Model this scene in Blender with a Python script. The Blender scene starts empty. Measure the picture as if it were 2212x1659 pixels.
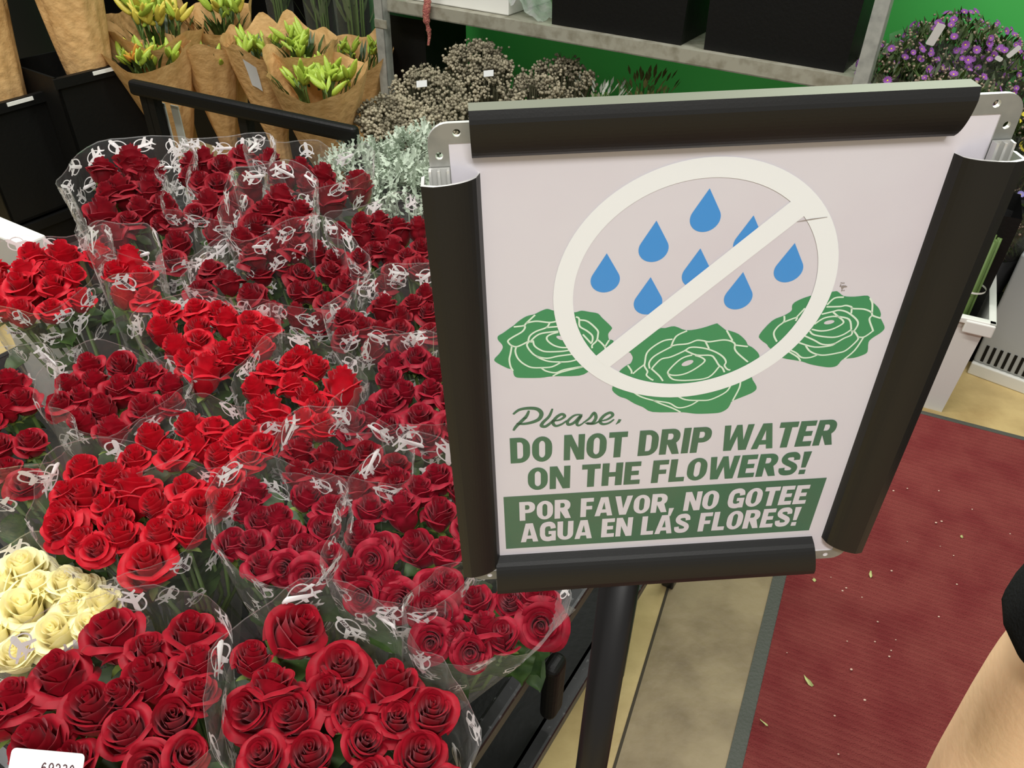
import bpy, math, random
import numpy as np
from mathutils import Vector, Matrix
from mathutils.geometry import tessellate_polygon
S = bpy.context.scene
COL = S.collection
PI = math.pi
# ------------------------------------------------------------------ camera
CX, CY, F, H0 = 1106.0, 829.5, 1700.0, 1.55
CM = np.array([[0.99978930, 0.02052681, 0.0], [0.01240590, -0.60424834, 0.79669946], [0.01635369, -0.79653160, -0.60437568]])
C0 = np.array([0, 0, H0])
cam = bpy.data.objects.new('camera', bpy.data.cameras.new('camera'))
COL.objects.link(cam)
cam.data.sensor_fit = 'HORIZONTAL'; cam.data.sensor_width = 36; cam.data.lens = 36 * F / 2212
cam.data.clip_start = 0.02
cam.matrix_world = Matrix([[CM[i][0], -CM[i][1], -CM[i][2], C0[i]] for i in range(3)] + [[0, 0, 0, 1]])
S.camera = cam
# ------------------------------------------------------------------ world, lamps, exposure
S.view_settings.view_transform = 'Standard'; S.view_settings.look = 'None'
S.view_settings.gamma = 1; S.view_settings.use_curve_mapping = False
S.view_settings.exposure = 0.5
S.cycles.transparent_max_bounces = 40
S.cycles.max_bounces = 8
W = bpy.data.worlds.new('world'); S.world = W; W.use_nodes = True
W.node_tree.nodes['Background'].inputs[0].default_value = (1.0, 0.98, 0.955, 1)
W.node_tree.nodes['Background'].inputs[1].default_value = 0.28
def lamp(name, loc, size, energy, rz=0.0, col=(1, 0.985, 0.955), tilt=0.0):
    l = bpy.data.lights.new(name, 'AREA'); l.shape = 'RECTANGLE'; l.size = size[0]; l.size_y = size[1]
    l.energy = energy; l.color = col
    o = bpy.data.objects.new(name, l); COL.objects.link(o); o.location = loc; o.rotation_euler = (tilt, 0, rz)
    return o
lamp('ceiling_lamp', (-0.5, 0.75, 3.0), (1.3, 0.2), 26, -0.5)
lamp('ceiling_lamp', (1.3, 1.9, 3.0), (1.3, 0.2), 26, -0.5)
lamp('ceiling_lamp', (-1.5, 1.7, 3.0), (1.3, 0.2), 38, -0.5)
lamp('ceiling_lamp', (0.2, -1.3, 3.0), (1.3, 0.2), 46, -0.5)
# ------------------------------------------------------------------ helpers
def ray(x, y): return CM @ np.array([(x - CX) / F, (y - CY) / F, 1.0])
def atz(x, y, z):
    d = ray(x, y); return C0 + d * ((z - H0) / d[2])
def atd(x, y, dep): return C0 + ray(x, y) * dep
def pix(P):
    c = CM.T @ (np.asarray(P, float) - C0); return CX + F * c[0] / c[2], CY + F * c[1] / c[2], c[2]

_nid = 0
def mat(name, col, rough=0.6, metal=0.0, spec=0.5, noise=None, bump=None, coat=0.0, transl=0.0):
    """noise=(scale, second colour, low, high); bump=(scale, strength)"""
    m = bpy.data.materials.new(name); m.use_nodes = True
    nt = m.node_tree; b = nt.nodes['Principled BSDF']
    b.inputs['Base Color'].default_value = (*col, 1); b.inputs['Roughness'].default_value = rough
    b.inputs['Metallic'].default_value = metal; b.inputs['Specular IOR Level'].default_value = spec
    b.inputs['Coat Weight'].default_value = coat; b.inputs['Coat Roughness'].default_value = 0.08
    csock = None
    if noise or bump: tc = nt.nodes.new('ShaderNodeTexCoord')
    if noise:
        n = nt.nodes.new('ShaderNodeTexNoise'); n.inputs['Scale'].default_value = noise[0]; n.inputs['Detail'].default_value = 6
        nt.links.new(tc.outputs['Object'], n.inputs['Vector'])
        r = nt.nodes.new('ShaderNodeMapRange'); r.inputs[1].default_value = noise[2]; r.inputs[2].default_value = noise[3]
        nt.links.new(n.outputs[0], r.inputs[0])
        mx = nt.nodes.new('ShaderNodeMix'); mx.data_type = 'RGBA'
        mx.inputs[6].default_value = (*col, 1); mx.inputs[7].default_value = (*noise[1], 1)
        nt.links.new(r.outputs[0], mx.inputs[0]); csock = mx.outputs[2]
        nt.links.new(csock, b.inputs['Base Color'])
    if bump:
        n = nt.nodes.new('ShaderNodeTexNoise'); n.inputs['Scale'].default_value = bump[0]; n.inputs['Detail'].default_value = 4
        nt.links.new(tc.outputs['Object'], n.inputs['Vector'])
        bp = nt.nodes.new('ShaderNodeBump'); bp.inputs['Strength'].default_value = bump[1]; bp.inputs['Distance'].default_value = 0.01
        nt.links.new(n.outputs[0], bp.inputs['Height']); nt.links.new(bp.outputs[0], b.inputs['Normal'])
    if transl:
        t = nt.nodes.new('ShaderNodeBsdfTranslucent'); t.inputs[0].default_value = (*col, 1)
        if csock: nt.links.new(csock, t.inputs[0])
        mx = nt.nodes.new('ShaderNodeMixShader'); mx.inputs[0].default_value = transl
        nt.links.new(b.outputs[0], mx.inputs[1]); nt.links.new(t.outputs[0], mx.inputs[2])
        nt.links.new(mx.outputs[0], nt.nodes['Material Output'].inputs[0])
    return m
def srgb(r, g, b):
    f = lambda c: (c / 255 / 12.92) if c <= 10.3 else ((c / 255 + 0.055) / 1.055) ** 2.4
    return (f(r), f(g), f(b))
def film_mat(name, base=0.05, edge=0.45, tint=(1, 1, 1), rough=0.12, bumps=60):
    m = bpy.data.materials.new(name); m.use_nodes = True; nt = m.node_tree
    for n in list(nt.nodes):
        if n.type != 'OUTPUT_MATERIAL': nt.nodes.remove(n)
    out = nt.nodes['Material Output']
    tr = nt.nodes.new('ShaderNodeBsdfTransparent'); tr.inputs[0].default_value = (*tint, 1)
    gl = nt.nodes.new('ShaderNodeBsdfGlossy'); gl.inputs['Roughness'].default_value = rough
    df = nt.nodes.new('ShaderNodeBsdfDiffuse'); df.inputs[0].default_value = (.8, .8, .78, 1)
    m1 = nt.nodes.new('ShaderNodeMixShader'); m1.inputs[0].default_value = 0.45
    nt.links.new(gl.outputs[0], m1.inputs[1]); nt.links.new(df.outputs[0], m1.inputs[2])
    tc = nt.nodes.new('ShaderNodeTexCoord'); nz = nt.nodes.new('ShaderNodeTexNoise'); nz.inputs['Scale'].default_value = bumps; nz.inputs['Detail'].default_value = 3
    nt.links.new(tc.outputs['Object'], nz.inputs['Vector'])
    bp = nt.nodes.new('ShaderNodeBump'); bp.inputs['Strength'].default_value = 0.5; bp.inputs['Distance'].default_value = 0.006
    nt.links.new(nz.outputs[0], bp.inputs['Height']); nt.links.new(bp.outputs[0], gl.inputs['Normal'])
    lw = nt.nodes.new('ShaderNodeLayerWeight'); lw.inputs[0].default_value = 0.5
    nt.links.new(bp.outputs[0], lw.inputs['Normal'])
    pw = nt.nodes.new('ShaderNodeMath'); pw.operation = 'POWER'; pw.inputs[1].default_value = 3.0
    nt.links.new(lw.outputs['Facing'], pw.inputs[0])
    mr = nt.nodes.new('ShaderNodeMapRange'); mr.inputs[3].default_value = base; mr.inputs[4].default_value = edge
    nt.links.new(pw.outputs[0], mr.inputs[0])
    m2 = nt.nodes.new('ShaderNodeMixShader')
    nt.links.new(mr.outputs[0], m2.inputs[0]); nt.links.new(tr.outputs[0], m2.inputs[1]); nt.links.new(m1.outputs[0], m2.inputs[2])
    nt.links.new(m2.outputs[0], out.inputs[0])
    return m

class MB:
    def __init__(s): s.v = []; s.f = []; s.m = []
    def add(s, vs, fs, mi=0):
        o = len(s.v); s.v += [tuple(map(float, p)) for p in vs]
        s.f += [tuple(i + o for i in q) for q in fs]; s.m += [mi] * len(fs)
    def box(s, o, a, b, c, mi=0):
        """corner o, edge vectors a, b, c"""
        o, a, b, c = (np.array(k, float) for k in (o, a, b, c))
        P = [o + i * a + j * b + k * c for k in (0, 1) for j in (0, 1) for i in (0, 1)]
        if np.dot(np.cross(a, b), c) < 0: P = [P[i] for i in (1, 0, 3, 2, 5, 4, 7, 6)]
        s.add(P, [(0, 2, 3, 1), (4, 5, 7, 6), (0, 1, 5, 4), (2, 6, 7, 3), (0, 4, 6, 2), (1, 3, 7, 5)], mi)
    def tube(s, pts, rad, n=10, mi=0, cap=True):
        pts = [np.array(p, float) for p in pts]; R = rad if hasattr(rad, '__len__') else [rad] * len(pts)
        vs = []; up = None
        for i, p in enumerate(pts):
            t = pts[min(i + 1, len(pts) - 1)] - pts[max(i - 1, 0)]; t /= np.linalg.norm(t) + 1e-12
            if up is None: up = np.array([1, 0, 0]) if abs(t[0]) < .8 else np.array([0, 1, 0])
            u = up - t * (up @ t); u /= np.linalg.norm(u); w = np.cross(t, u); up = u
            vs += [p + R[i] * (u * math.cos(2 * PI * k / n) + w * math.sin(2 * PI * k / n)) for k in range(n)]
        fs = [(i * n + k, i * n + (k + 1) % n, (i + 1) * n + (k + 1) % n, (i + 1) * n + k) for i in range(len(pts) - 1) for k in range(n)]
        if cap: fs += [tuple(range(n - 1, -1, -1)), tuple((len(pts) - 1) * n + k for k in range(n))]
        s.add(vs, fs, mi)
    def build(s, name, mats, parent=None, at=(0, 0, 0), smooth=True):
        """vertices are given relative to the parent's origin"""
        me = bpy.data.meshes.new(name); me.from_pydata(s.v, [], s.f)
        for m in (mats if isinstance(mats, (list, tuple)) else [mats]): me.materials.append(m)
        me.polygons.foreach_set('material_index', s.m); me.polygons.foreach_set('use_smooth', [smooth] * len(s.f)); me.update()
        return link(name, me, parent, at)
def link(name, me, parent=None, at=(0, 0, 0)):
    o = bpy.data.objects.new(name, me); COL.objects.link(o); o.location = at
    if parent: o.parent = parent
    return o
def tag(o, label=None, cat=None, group=None, kind=None):
    if label: o['label'] = label
    if cat: o['category'] = cat
    if group: o['group'] = group
    if kind: o['kind'] = kind
    return o
def thing(name, loc, label, cat, group=None):
    return tag(link(name, None, None, tuple(map(float, loc))), label, cat, group)
def rel(P, root): return np.array(P, float) - np.array(root.location)
def soft(o, w=0.004, seg=2):
    b = o.modifiers.new('bevel', 'BEVEL'); b.width = w; b.segments = seg; b.limit_method = 'ANGLE'; return o
def catmull(pts, n=6, closed=False):
    P = [np.array(p, float) for p in pts]; out = []; N = len(P)
    for i in range(N if closed else N - 1):
        g = (lambda k: P[k % N]) if closed else (lambda k: P[min(max(k, 0), N - 1)])
        p0, p1, p2, p3 = g(i - 1), g(i), g(i + 1), g(i + 2)
        for k in range(n):
            t = k / n
            out.append(.5 * ((2 * p1) + (-p0 + p2) * t + (2 * p0 - 5 * p1 + 4 * p2 - p3) * t * t + (-p0 + 3 * p1 - 3 * p2 + p3) * t ** 3))
    if not closed: out.append(P[-1])
    return out
def fill(loops):
    """triangles over an outline and its holes -> (points2d, tris), wound counter-clockwise"""
    pts = [p for l in loops for p in l]
    tri = tessellate_polygon([[Vector((p[0], p[1], 0)) for p in l] for l in loops])
    res = []
    for a, b, c in tri:
        A, B, C = pts[a], pts[b], pts[c]
        k = (B[0] - A[0]) * (C[1] - A[1]) - (B[1] - A[1]) * (C[0] - A[0])
        res.append((a, b, c) if k > 0 else (a, c, b))
    return pts, res
def stroke(pts, w):
    """ribbon along a 2D path -> points, quads"""
    P = [np.array(p, float) for p in pts]; Wd = w if hasattr(w, '__len__') else [w] * len(P)
    vs = []
    for i, p in enumerate(P):
        a = p - P[i - 1] if i else P[1] - p
        b = P[i + 1] - p if i < len(P) - 1 else a
        a = a / (np.linalg.norm(a) + 1e-12); b = b / (np.linalg.norm(b) + 1e-12)
        t = a + b; t /= np.linalg.norm(t) + 1e-12
        k = 1 / max(.6, math.sqrt(max(0.0, (1 + a @ b) / 2)))
        nrm = np.array([-t[1], t[0]]) * Wd[i] / 2 * k
        vs += [p + nrm, p - nrm]
    return vs, [(2 * i + 1, 2 * i + 3, 2 * i + 2, 2 * i) for i in range(len(P) - 1)]
# ------------------------------------------------------------------ block letters (y up, cap height 1)
def rr(x0, y0, x1, y1, rx, ry, n=6, corners=(1, 1, 1, 1)):
    """rounded rectangle; corners = bl, br, tr, tl"""
    out = []
    for k, (cx, cy, a) in enumerate(((x0 + rx, y0 + ry, PI), (x1 - rx, y0 + ry, 1.5 * PI), (x1 - rx, y1 - ry, 0), (x0 + rx, y1 - ry, .5 * PI))):
        if corners[k]: out += [(cx + rx * math.cos(a + i * PI / 2 / n), cy + ry * math.sin(a + i * PI / 2 / n)) for i in range(n + 1)]
        else: out.append(((x0, y0), (x1, y0), (x1, y1), (x0, y1))[k])
    return out
def glyph(c):
    w, h = .265, .19
    R = lambda *a: [list(((a[0], a[1]), (a[2], a[1]), (a[2], a[3]), (a[0], a[3])))]
    if c == 'O': return .76, [[rr(0, 0, .76, 1, .38, .40), rr(w, .17, .76 - w, .83, .115, .16)]]
    if c == 'D': return .75, [[rr(0, 0, .75, 1, .40, .38, 6, (0, 1, 1, 0)), rr(w, .18, .75 - w, .82, .11, .15, 6, (0, 1, 1, 0))]]
    if c == 'N': return .78, [[[(0, 0), (.24, 0), (.24, .56), (.50, 0), (.78, 0), (.78, 1), (.54, 1), (.54, .47), (.28, 1), (0, 1)]]]
    if c == 'T': return .70, [[[(.215, 0), (.485, 0), (.485, .79), (.70, .79), (.70, 1), (0, 1), (0, .79), (.215, .79)]]]
    if c == 'I': return .27, [R(0, 0, .27, 1)]
    if c in 'PR':
        g = [[rr(0, .40, .73, 1, .31, .27, 6, (0, 1, 1, 0)), rr(w, .58, .47, .82, .09, .11, 6, (0, 1, 1, 0))], R(0, 0, w, .45)]
        if c == 'R': return .77, g + [[[(.25, .45), (.50, 0), (.77, 0), (.60, .47), (.40, .50)]]]
        return .73, g
    if c == 'W': return 1.12, [[[(.12, 0), (.42, 0), (.56, .56), (.70, 0), (1.0, 0), (1.12, 1), (.88, 1), (.82, .40), (.66, 1), (.46, 1), (.30, .40), (.24, 1), (0, 1)]]]
    if c == 'A': return .84, [[[(0, 0), (.25, 0), (.29, .17), (.55, .17), (.59, 0), (.84, 0), (.59, 1), (.25, 1)], [(.335, .35), (.505, .35), (.42, .74)]]]
    if c == 'V': return .82, [[[(.25, 0), (.57, 0), (.82, 1), (.56, 1), (.41, .34), (.26, 1), (0, 1)]]]
    if c == 'E': return .62, [[[(0, 0), (.62, 0), (.62, .2), (w, .2), (w, .41), (.55, .41), (.55, .6), (w, .6), (w, .8), (.61, .8), (.61, 1), (0, 1)]]]
    if c == 'F': return .60, [[[(0, 0), (w, 0), (w, .39), (.54, .39), (.54, .58), (w, .58), (w, .8), (.60, .8), (.60, 1), (0, 1)]]]
    if c == 'L': return .60, [[[(0, 0), (.60, 0), (.60, .2), (w, .2), (w, 1), (0, 1)]]]
    if c == 'H': return .78, [[[(0, 0), (w, 0), (w, .4), (.515, .4), (.515, 0), (.78, 0), (.78, 1), (.515, 1), (.515, .6), (w, .6), (w, 1), (0, 1)]]]
    if c == 'U': return .76, [[[(0, 1)] + rr(0, 0, .76, .8, .36, .34, 6, (1, 1, 0, 0))[:14] + [(.76, 1), (.5, 1)] + [(x, y) for x, y in reversed(rr(w, .18, .495, .8, .11, .14, 6, (1, 1, 0, 0))[:14])] + [(w, 1)]]]
    if c == 'G': return .77, [('s', [(.645, .66), (.61, .82), (.50, .90), (.36, .90), (.21, .84), (.135, .68), (.13, .5), (.135, .32), (.21, .16), (.36, .10), (.50, .11), (.60, .17)], .245), R(.42, .36, .77, .53), R(.56, 0, .77, .5)]
    if c == 'S': return .74, [('s', [(.62, .66), (.60, .80), (.50, .89), (.37, .90), (.22, .87), (.14, .75), (.18, .63), (.31, .54), (.46, .46), (.58, .37), (.61, .25), (.53, .13), (.37, .10), (.22, .12), (.14, .2), (.12, .33)], .225)]
    if c == '!': return .30, [[[(.06, .30), (.24, .30), (.30, 1), (0, 1)]], R(.03, 0, .27, .2)]
    if c == ',': return .26, [[[(.02, -.24), (.14, -.24), (.26, .2), (.02, .2)]]]
    return .32, []
def word(mb, text, x0, x1, y0, y1, put, mi, gap=.075):
    """fit text between x0..x1 (baseline y0, cap line y1); put maps 2D to 3D"""
    adv = []; x = 0
    for c in text: adv.append(x); x += glyph(c)[0] + (gap if c != ' ' else .05)
    sx = (x1 - x0) / (x - gap); sy = y1 - y0
    cnt = 0
    for c, a in zip(text, adv):
        for part in glyph(c)[1]:
            cnt = cnt % 3 + 1; T = lambda p, a: put(x0 + (a + p[0]) * sx, y0 + p[1] * sy, cnt)
            if part[0] == 's': P, fs = stroke(catmull(part[1], 4), part[2])
            else: P, fs = fill(part)
            mb.add([T(p, a) for p in P], fs, mi)
# ------------------------------------------------------------------ directions of the aisle
E1 = np.array([.9026, -.4305, 0]); E2 = np.array([.4305, .9026, 0]); UZ = np.array([0, 0, 1.0])
A1 = np.array([.857, -.515, 0]); A2 = np.array([.515, .857, 0])       # the rose display
# ------------------------------------------------------------------ materials
M_black = mat('black_plastic', (.0045, .0045, .004), .5, spec=.22, bump=(90, .08))
M_rail = mat('black_anodised_aluminium', (.0095, .0095, .009), .42, spec=.4, bump=(900, .02))
M_alu = mat('bare_aluminium', (.72, .72, .69), .35, .6)
M_zinc = mat('galvanised_steel', (.36, .36, .33), .45, .55, noise=(60, (.26, .27, .25), .4, .65))
M_shelf = mat('grey_shelf_steel', srgb(160, 158, 142), .5, .2, noise=(25, srgb(130, 126, 108), .45, .7))
M_white = mat('white_plastic', srgb(226, 226, 218), .4)
M_kraft = mat('kraft_paper', srgb(222, 180, 120), .8, noise=(30, srgb(204, 160, 100), .4, .7), bump=(35, .5), transl=.15)
M_kraftlab = mat('white_label_paper', srgb(220, 222, 220), .6)
M_film = film_mat('cellophane', .06, .42, (.985, .985, .98))
M_filmedge = film_mat('cellophane_edge', .35, .7)
M_ink = mat('white_ink', srgb(238, 234, 232), .5)
M_inkdark = mat('dark_ink', srgb(70, 40, 45), .6)
M_leaf = mat('rose_leaf', srgb(66, 92, 42), .5, noise=(40, srgb(34, 58, 24), .4, .7), transl=.2)
M_sepal = mat('rose_sepal', srgb(128, 148, 72), .55, transl=.2)
M_stem = mat('rose_stem', srgb(84, 108, 50), .55)
# ------------------------------------------------------------------ setting: floor, back wall, side walls
fl = MB(); fl.box((-6, -3, -.05), (12, 0, 0), (0, 12, 0), (0, 0, .05))
o = fl.build('floor', mat('concrete', srgb(208, 184, 126), .5, noise=(5, srgb(168, 142, 92), .42, .72), bump=(40, .15)), smooth=False); tag(o, kind='structure')
jp, jq = atz(1440, 1290, 0), atz(1330, 1659, 0); jd = (jq - jp) / np.linalg.norm(jq - jp); jn = np.array([-jd[1], jd[0], 0])
if jn[0] < 0: jn = -jn
aj = jp - jd * 3; lj = 6
b = MB(); b.box(aj - UZ * .02, jd * lj, jn * .36, UZ * .0215)
tag(b.build('floor_slab', mat('grey_concrete', srgb(150, 132, 98), .5, noise=(7, srgb(116, 98, 68), .42, .7), bump=(40, .15)), smooth=False), kind='structure')
b = MB(); b.box(aj - jn * .006 - UZ * .01, jd * lj, jn * .006, UZ * .0122)
tag(b.build('trim_1', mat('joint_filler', srgb(70, 62, 48), .9), smooth=False), kind='structure')
# shelf line (front beam) and what runs parallel to it
zb = .893
ra, rb_ = atz(1830, 165, zb), atz(850, 0, zb)
SD = (rb_ - ra) / np.linalg.norm(rb_ - ra); SB = np.array([-SD[1], SD[0], 0])
if SB[1] < 0: SB = -SB
def sl(px, off=0.0, z=zb):
    """point on the line parallel to the beam (off metres behind it, height z) seen at picture column px"""
    lo, hi = -3.0, 6.0
    for _ in range(60):
        m_ = (lo + hi) / 2; P = ra + SD * m_ + SB * off; P[2] = z
        if pix(P)[0] > px: lo = m_
        else: hi = m_
    return P
wp = ra + SB * .62; wp[2] = 0
M_wall = mat('green_wall_paint', srgb(62, 168, 74), .5)
b = MB(); b.box(wp - SD * 5, SD * 11, SB * .1, UZ * 3.0)
tag(b.build('wall_back', M_wall, smooth=False), kind='structure')
b = MB(); b.box(np.array([-3.0, -2, 0]), (0, 8, 0), (-.1, 0, 0), (0, 0, 3))
tag(b.build('wall_left', mat('dark_wall_paint', (.03, .03, .026), .6), smooth=False), kind='structure')
# ------------------------------------------------------------------ the sign on its pole
SO = np.array([-0.04208829, 0.32249578, 1.44296741]); SU = np.array([0.99674128, 0.065968, 0.04642236])
SV = np.array([0.04253569, 0.05914872, -0.99734254]); SN = np.array([-0.06853851, 0.99606709, 0.05614998])   # right, down, away
pole_xy = np.array([.0795, .362])
sign = thing('sign_stand', (pole_xy[0], pole_xy[1], 0), 'black framed sign on a pole asking not to drip water on the flowers', 'sign')
def sp(u, v, n=0.0): return SO + SU * u + SV * v + SN * n - np.array(sign.location)
def uv(px, py, n=0.0):
    d = ray(px, py); Q = SO + SN * n
    P = C0 + d * (((Q - C0) @ SN) / (d @ SN)) - Q
    return np.array([P @ SU, P @ SV])
M_paper = mat('poster_paper', srgb(219, 215, 221), .32, coat=.3, noise=(9, srgb(213, 206, 214), .45, .7))
M_pink = mat('poster_white', srgb(240, 243, 243), .32, coat=.3)
M_blue = mat('drop_blue', srgb(58, 146, 220), .32, coat=.3)
M_green = mat('rose_green', srgb(52, 142, 92), .32, coat=.3)
M_mint = mat('petal_line', srgb(222, 240, 220), .32, coat=.3)
M_dkg = mat('letter_green', srgb(64, 104, 82), .32, coat=.3, noise=(14, srgb(58, 112, 84), .4, .7))
M_mark = mat('scuff', srgb(150, 140, 134), .6)
po = MB()
def flat(loops, n, mi):
    P, fs = fill(loops); po.add([sp(p[0], p[1], n) for p in P], [f[::-1] for f in fs] if False else fs, mi)
def line(pts, w, n, mi, sm=4, closed=False):
    c = catmull(pts, sm, closed)
    if closed: c = c + [c[0]]
    P, fs = stroke(c, w); po.add([sp(p[0], p[1], n) for p in P], fs, mi)
po.box(sp(.0125, .0115, 0), SU * .2375, SV * .307, SN * .0012, 0)
L_ = .00012
# prohibition ring and bar over drops and roses
def Z(ox, oy, sc, pts): return [uv(ox + x / sc, oy + y / sc) for x, y in pts]
def rose_print(ox, oy, sc, outline, lines, oval, w):
    flat([catmull(Z(ox, oy, sc, outline), 3, True)], -L_, 3)
    for l in lines: line(Z(ox, oy, sc, l), w, -2 * L_, 4, 4)
    (x, y, a, b_, r) = oval
    E_ = [(x + a * math.cos(t) * math.cos(r) - b_ * math.sin(t) * math.sin(r), y + a * math.cos(t) * math.sin(r) + b_ * math.sin(t) * math.cos(r)) for t in [2 * PI * k / 20 for k in range(20)]]
    flat([Z(ox, oy, sc, E_)], -2 * L_, 0)
rose_print(1050, 620, 7.373,
 [(440,610),(520,540),(640,465),(770,430),(860,385),(950,350),(1000,350),(1080,375),(1250,400),(1420,400),(1520,375),(1650,395),(1780,420),(1850,490),(1990,625),(2000,670),(1945,745),(1960,840),(1985,835),(2030,870),(1900,980),(1800,1080),(1760,1220),(1650,1330),(1480,1410),(1060,1420),(860,1445),(550,1445),(470,1430),(440,1390),(430,1330),(400,1300),(350,1295),(180,1210),(130,1150),(210,1060),(265,970),(250,910),(190,840),(190,780),(270,730),(380,650)],
 [[(440,630),(600,610),(640,570),(780,440)],[(600,610),(620,640),(570,710),(430,790),(350,850),(370,900),(420,935),(490,945),(580,910),(680,860),(720,870),(760,850)],
  [(640,570),(720,550),(820,540),(1000,560),(1110,545)],[(1010,570),(960,640),(800,700),(700,770),(670,850)],[(960,640),(1140,625)],[(700,870),(790,780),(900,730),(1150,700)],
  [(1150,715),(1040,745),(970,790),(980,850),(1070,920),(1180,955),(1290,960)],[(750,860),(770,930),(850,990),(960,1025),(1200,1020),(1330,1000)],[(680,870),(650,920),(700,1010),(800,1095),(970,1130),(1150,1095),(1380,1065)],
  [(800,1100),(900,1150),(1040,1185),(1300,1185),(1450,1150)],[(480,950),(465,1010),(480,1080),(520,1150),(600,1220),(720,1275),(880,1280),(1050,1265),(1200,1190)],[(410,930),(390,1050),(370,1150),(390,1260),(430,1330)],
  [(880,1285),(960,1335),(1110,1360),(1250,1310),(1560,1255)],[(1060,1415),(1200,1350),(1560,1260)],[(1430,470),(1480,500),(1490,620),(1600,690),(1690,770),(1690,860),(1660,900)],
  [(1490,520),(1620,545),(1770,680),(1780,760),(1760,850),(1690,920),(1690,970)],[(1540,750),(1660,880)],[(1770,830),(1840,890),(1890,950),(1900,980)],[(1960,840),(1890,950)]], (1200,810,85,30,.3), .00092)
rose_print(1310, 680, 6.32,
 [(330,480),(690,205),(800,180),(930,155),(1090,210),(1300,180),(1490,120),(1530,130),(1640,215),(1660,210),(1800,260),(1900,350),(1930,410),(2000,450),(2085,545),(2060,660),(1980,835),(2050,980),(2010,1050),(1880,1110),(1720,1175),(1690,1220),(1650,1280),(1560,1330),(1440,1345),(1230,1350),(1100,1335),(1000,1328),(630,1325),(500,1260),(380,1210),(270,1145),(170,1110),(80,1030),(95,945),(120,850),(200,745),(290,680),(330,660),(360,585),(330,520)],
 [[(1100,215),(950,290),(880,430)],[(900,330),(780,350),(640,430),(550,520),(525,640),(520,700),(560,770),(545,820),(600,870),(640,890)],[(510,680),(430,740),(360,800)],[(290,685),(340,760),(340,800)],
  [(880,425),(960,405),(1110,390),(1230,345),(1320,350),(1400,365),(1580,340),(1680,350),(1750,390),(1750,460),(1800,530),(1930,640)],[(1640,210),(1720,350)],[(1760,410),(1930,430)],[(1350,360),(1400,460)],
  [(590,730),(580,660),(620,590),(700,530),(850,450),(890,430)],[(620,730),(660,680),(750,600),(880,570),(1060,490),(1150,440),(1320,450),(1480,500),(1590,570),(1630,640),(1610,690),(1650,740),(1690,750)],
  [(1080,485),(1230,545),(1420,550),(1480,600),(1530,680),(1580,720),(1610,780)],[(1170,545),(1050,580),(950,650),(840,770),(870,815),(980,820),(1100,790),(1230,720),(1340,630),(1300,580),(1210,550)],
  [(840,800),(870,850),(940,885),(1130,890),(1390,850),(1540,700)],[(610,730),(720,830),(770,900)],[(340,1030),(460,1110),(640,1165),(850,1200),(960,1260),(1050,1260),(1160,1225),(1250,1170)],
  [(960,1100),(1080,1155),(1280,1165),(1430,1150),(1630,1050),(1700,950)],[(640,1165),(740,1210),(900,1270),(1010,1325)],[(1830,900),(1810,1000),(1720,1170)]], (1105,655,85,32,-.35), .00092)
rose_print(1620, 600, 6.9125,
 [(140,850),(330,640),(500,565),(620,490),(630,410),(700,345),(910,265),(1240,205),(1310,205),(1400,270),(1560,280),(1760,265),(1800,340),(1840,370),(1920,450),(1955,540),(1945,590),(1980,660),(2010,750),(1950,820),(1840,890),(1770,960),(1755,1100),(1690,1150),(1550,1195),(1390,1215),(1300,1310),(1200,1335),(1080,1325),(900,1290),(760,1245),(460,1190),(370,1100),(285,1040),(250,990),(170,930)],
 [[(1400,285),(1260,300),(1150,400)],[(1140,430),(1340,425),(1430,410),(1510,430),(1530,455),(1700,465),(1810,510),(1830,560),(1950,600)],[(1790,300),(1825,380),(1820,520)],[(1520,440),(1510,530)],
  [(1070,540),(1240,500),(1330,480),(1450,510),(1580,610),(1610,690),(1550,790),(1510,790)],[(1240,510),(1310,570),(1390,640),(1370,690),(1220,765),(1060,790),(920,765)],[(960,690),(1080,610),(1180,580),(1310,575),(1480,620),(1510,770)],
  [(1510,770),(1380,850),(1220,885),(960,850),(890,790)],[(820,865),(960,930),(1080,990),(1240,985),(1400,900),(1510,850),(1525,790)],[(730,965),(960,1030),(1200,1010),(1280,970)],
  [(1550,790),(1610,880),(1590,940),(1430,1080),(1300,1120),(1120,1150),(1000,1140),(890,1090),(830,1010)],[(1610,880),(1700,880),(1820,800),(1830,770),(1780,620),(1820,560)],[(1690,890),(1560,1080),(1400,1215)],
  [(610,1080),(690,1120),(770,1185),(900,1185),(1020,1140)],[(580,1100),(710,1180),(750,1240)],[(510,565),(505,650),(420,720),(360,800),(360,870),(400,950)],[(500,660),(690,590),(680,640)],[(690,590),(820,450)]], (1180,660,80,28,-.2), .00092)
for (u, v) in ((.0826,.0707),(.1046,.0548),(.1271,.0400),(.1494,.0547),(.1718,.0705),(.1046,.0853),(.1269,.0707),(.1496,.0852)):
    r = .0071; cv = v + .0149; a0 = .52          # round bottom closing to a point at the top
    flat([[(u, v)] + [(u + r * math.cos(t), cv + r * math.sin(t)) for t in [-a0 + (PI + 2 * a0) * k / 24 for k in range(25)]]], -L_, 2)
rc = (.1270, .0945); ro, ri = .0695, .0598
po.add([sp(rc[0] + q * math.cos(2 * PI * k / 96), rc[1] + q * math.sin(2 * PI * k / 96), -3 * L_) for k in range(96) for q in (ro, ri)], [(2 * k, 2 * ((k + 1) % 96), 2 * ((k + 1) % 96) + 1, 2 * k + 1) for k in range(96)], 1)
P, fs = stroke([(.1715, .0500), (.0830, .1366)], .0110); po.add([sp(*p, -3.6 * L_) for p in P], fs, 1)
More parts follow.
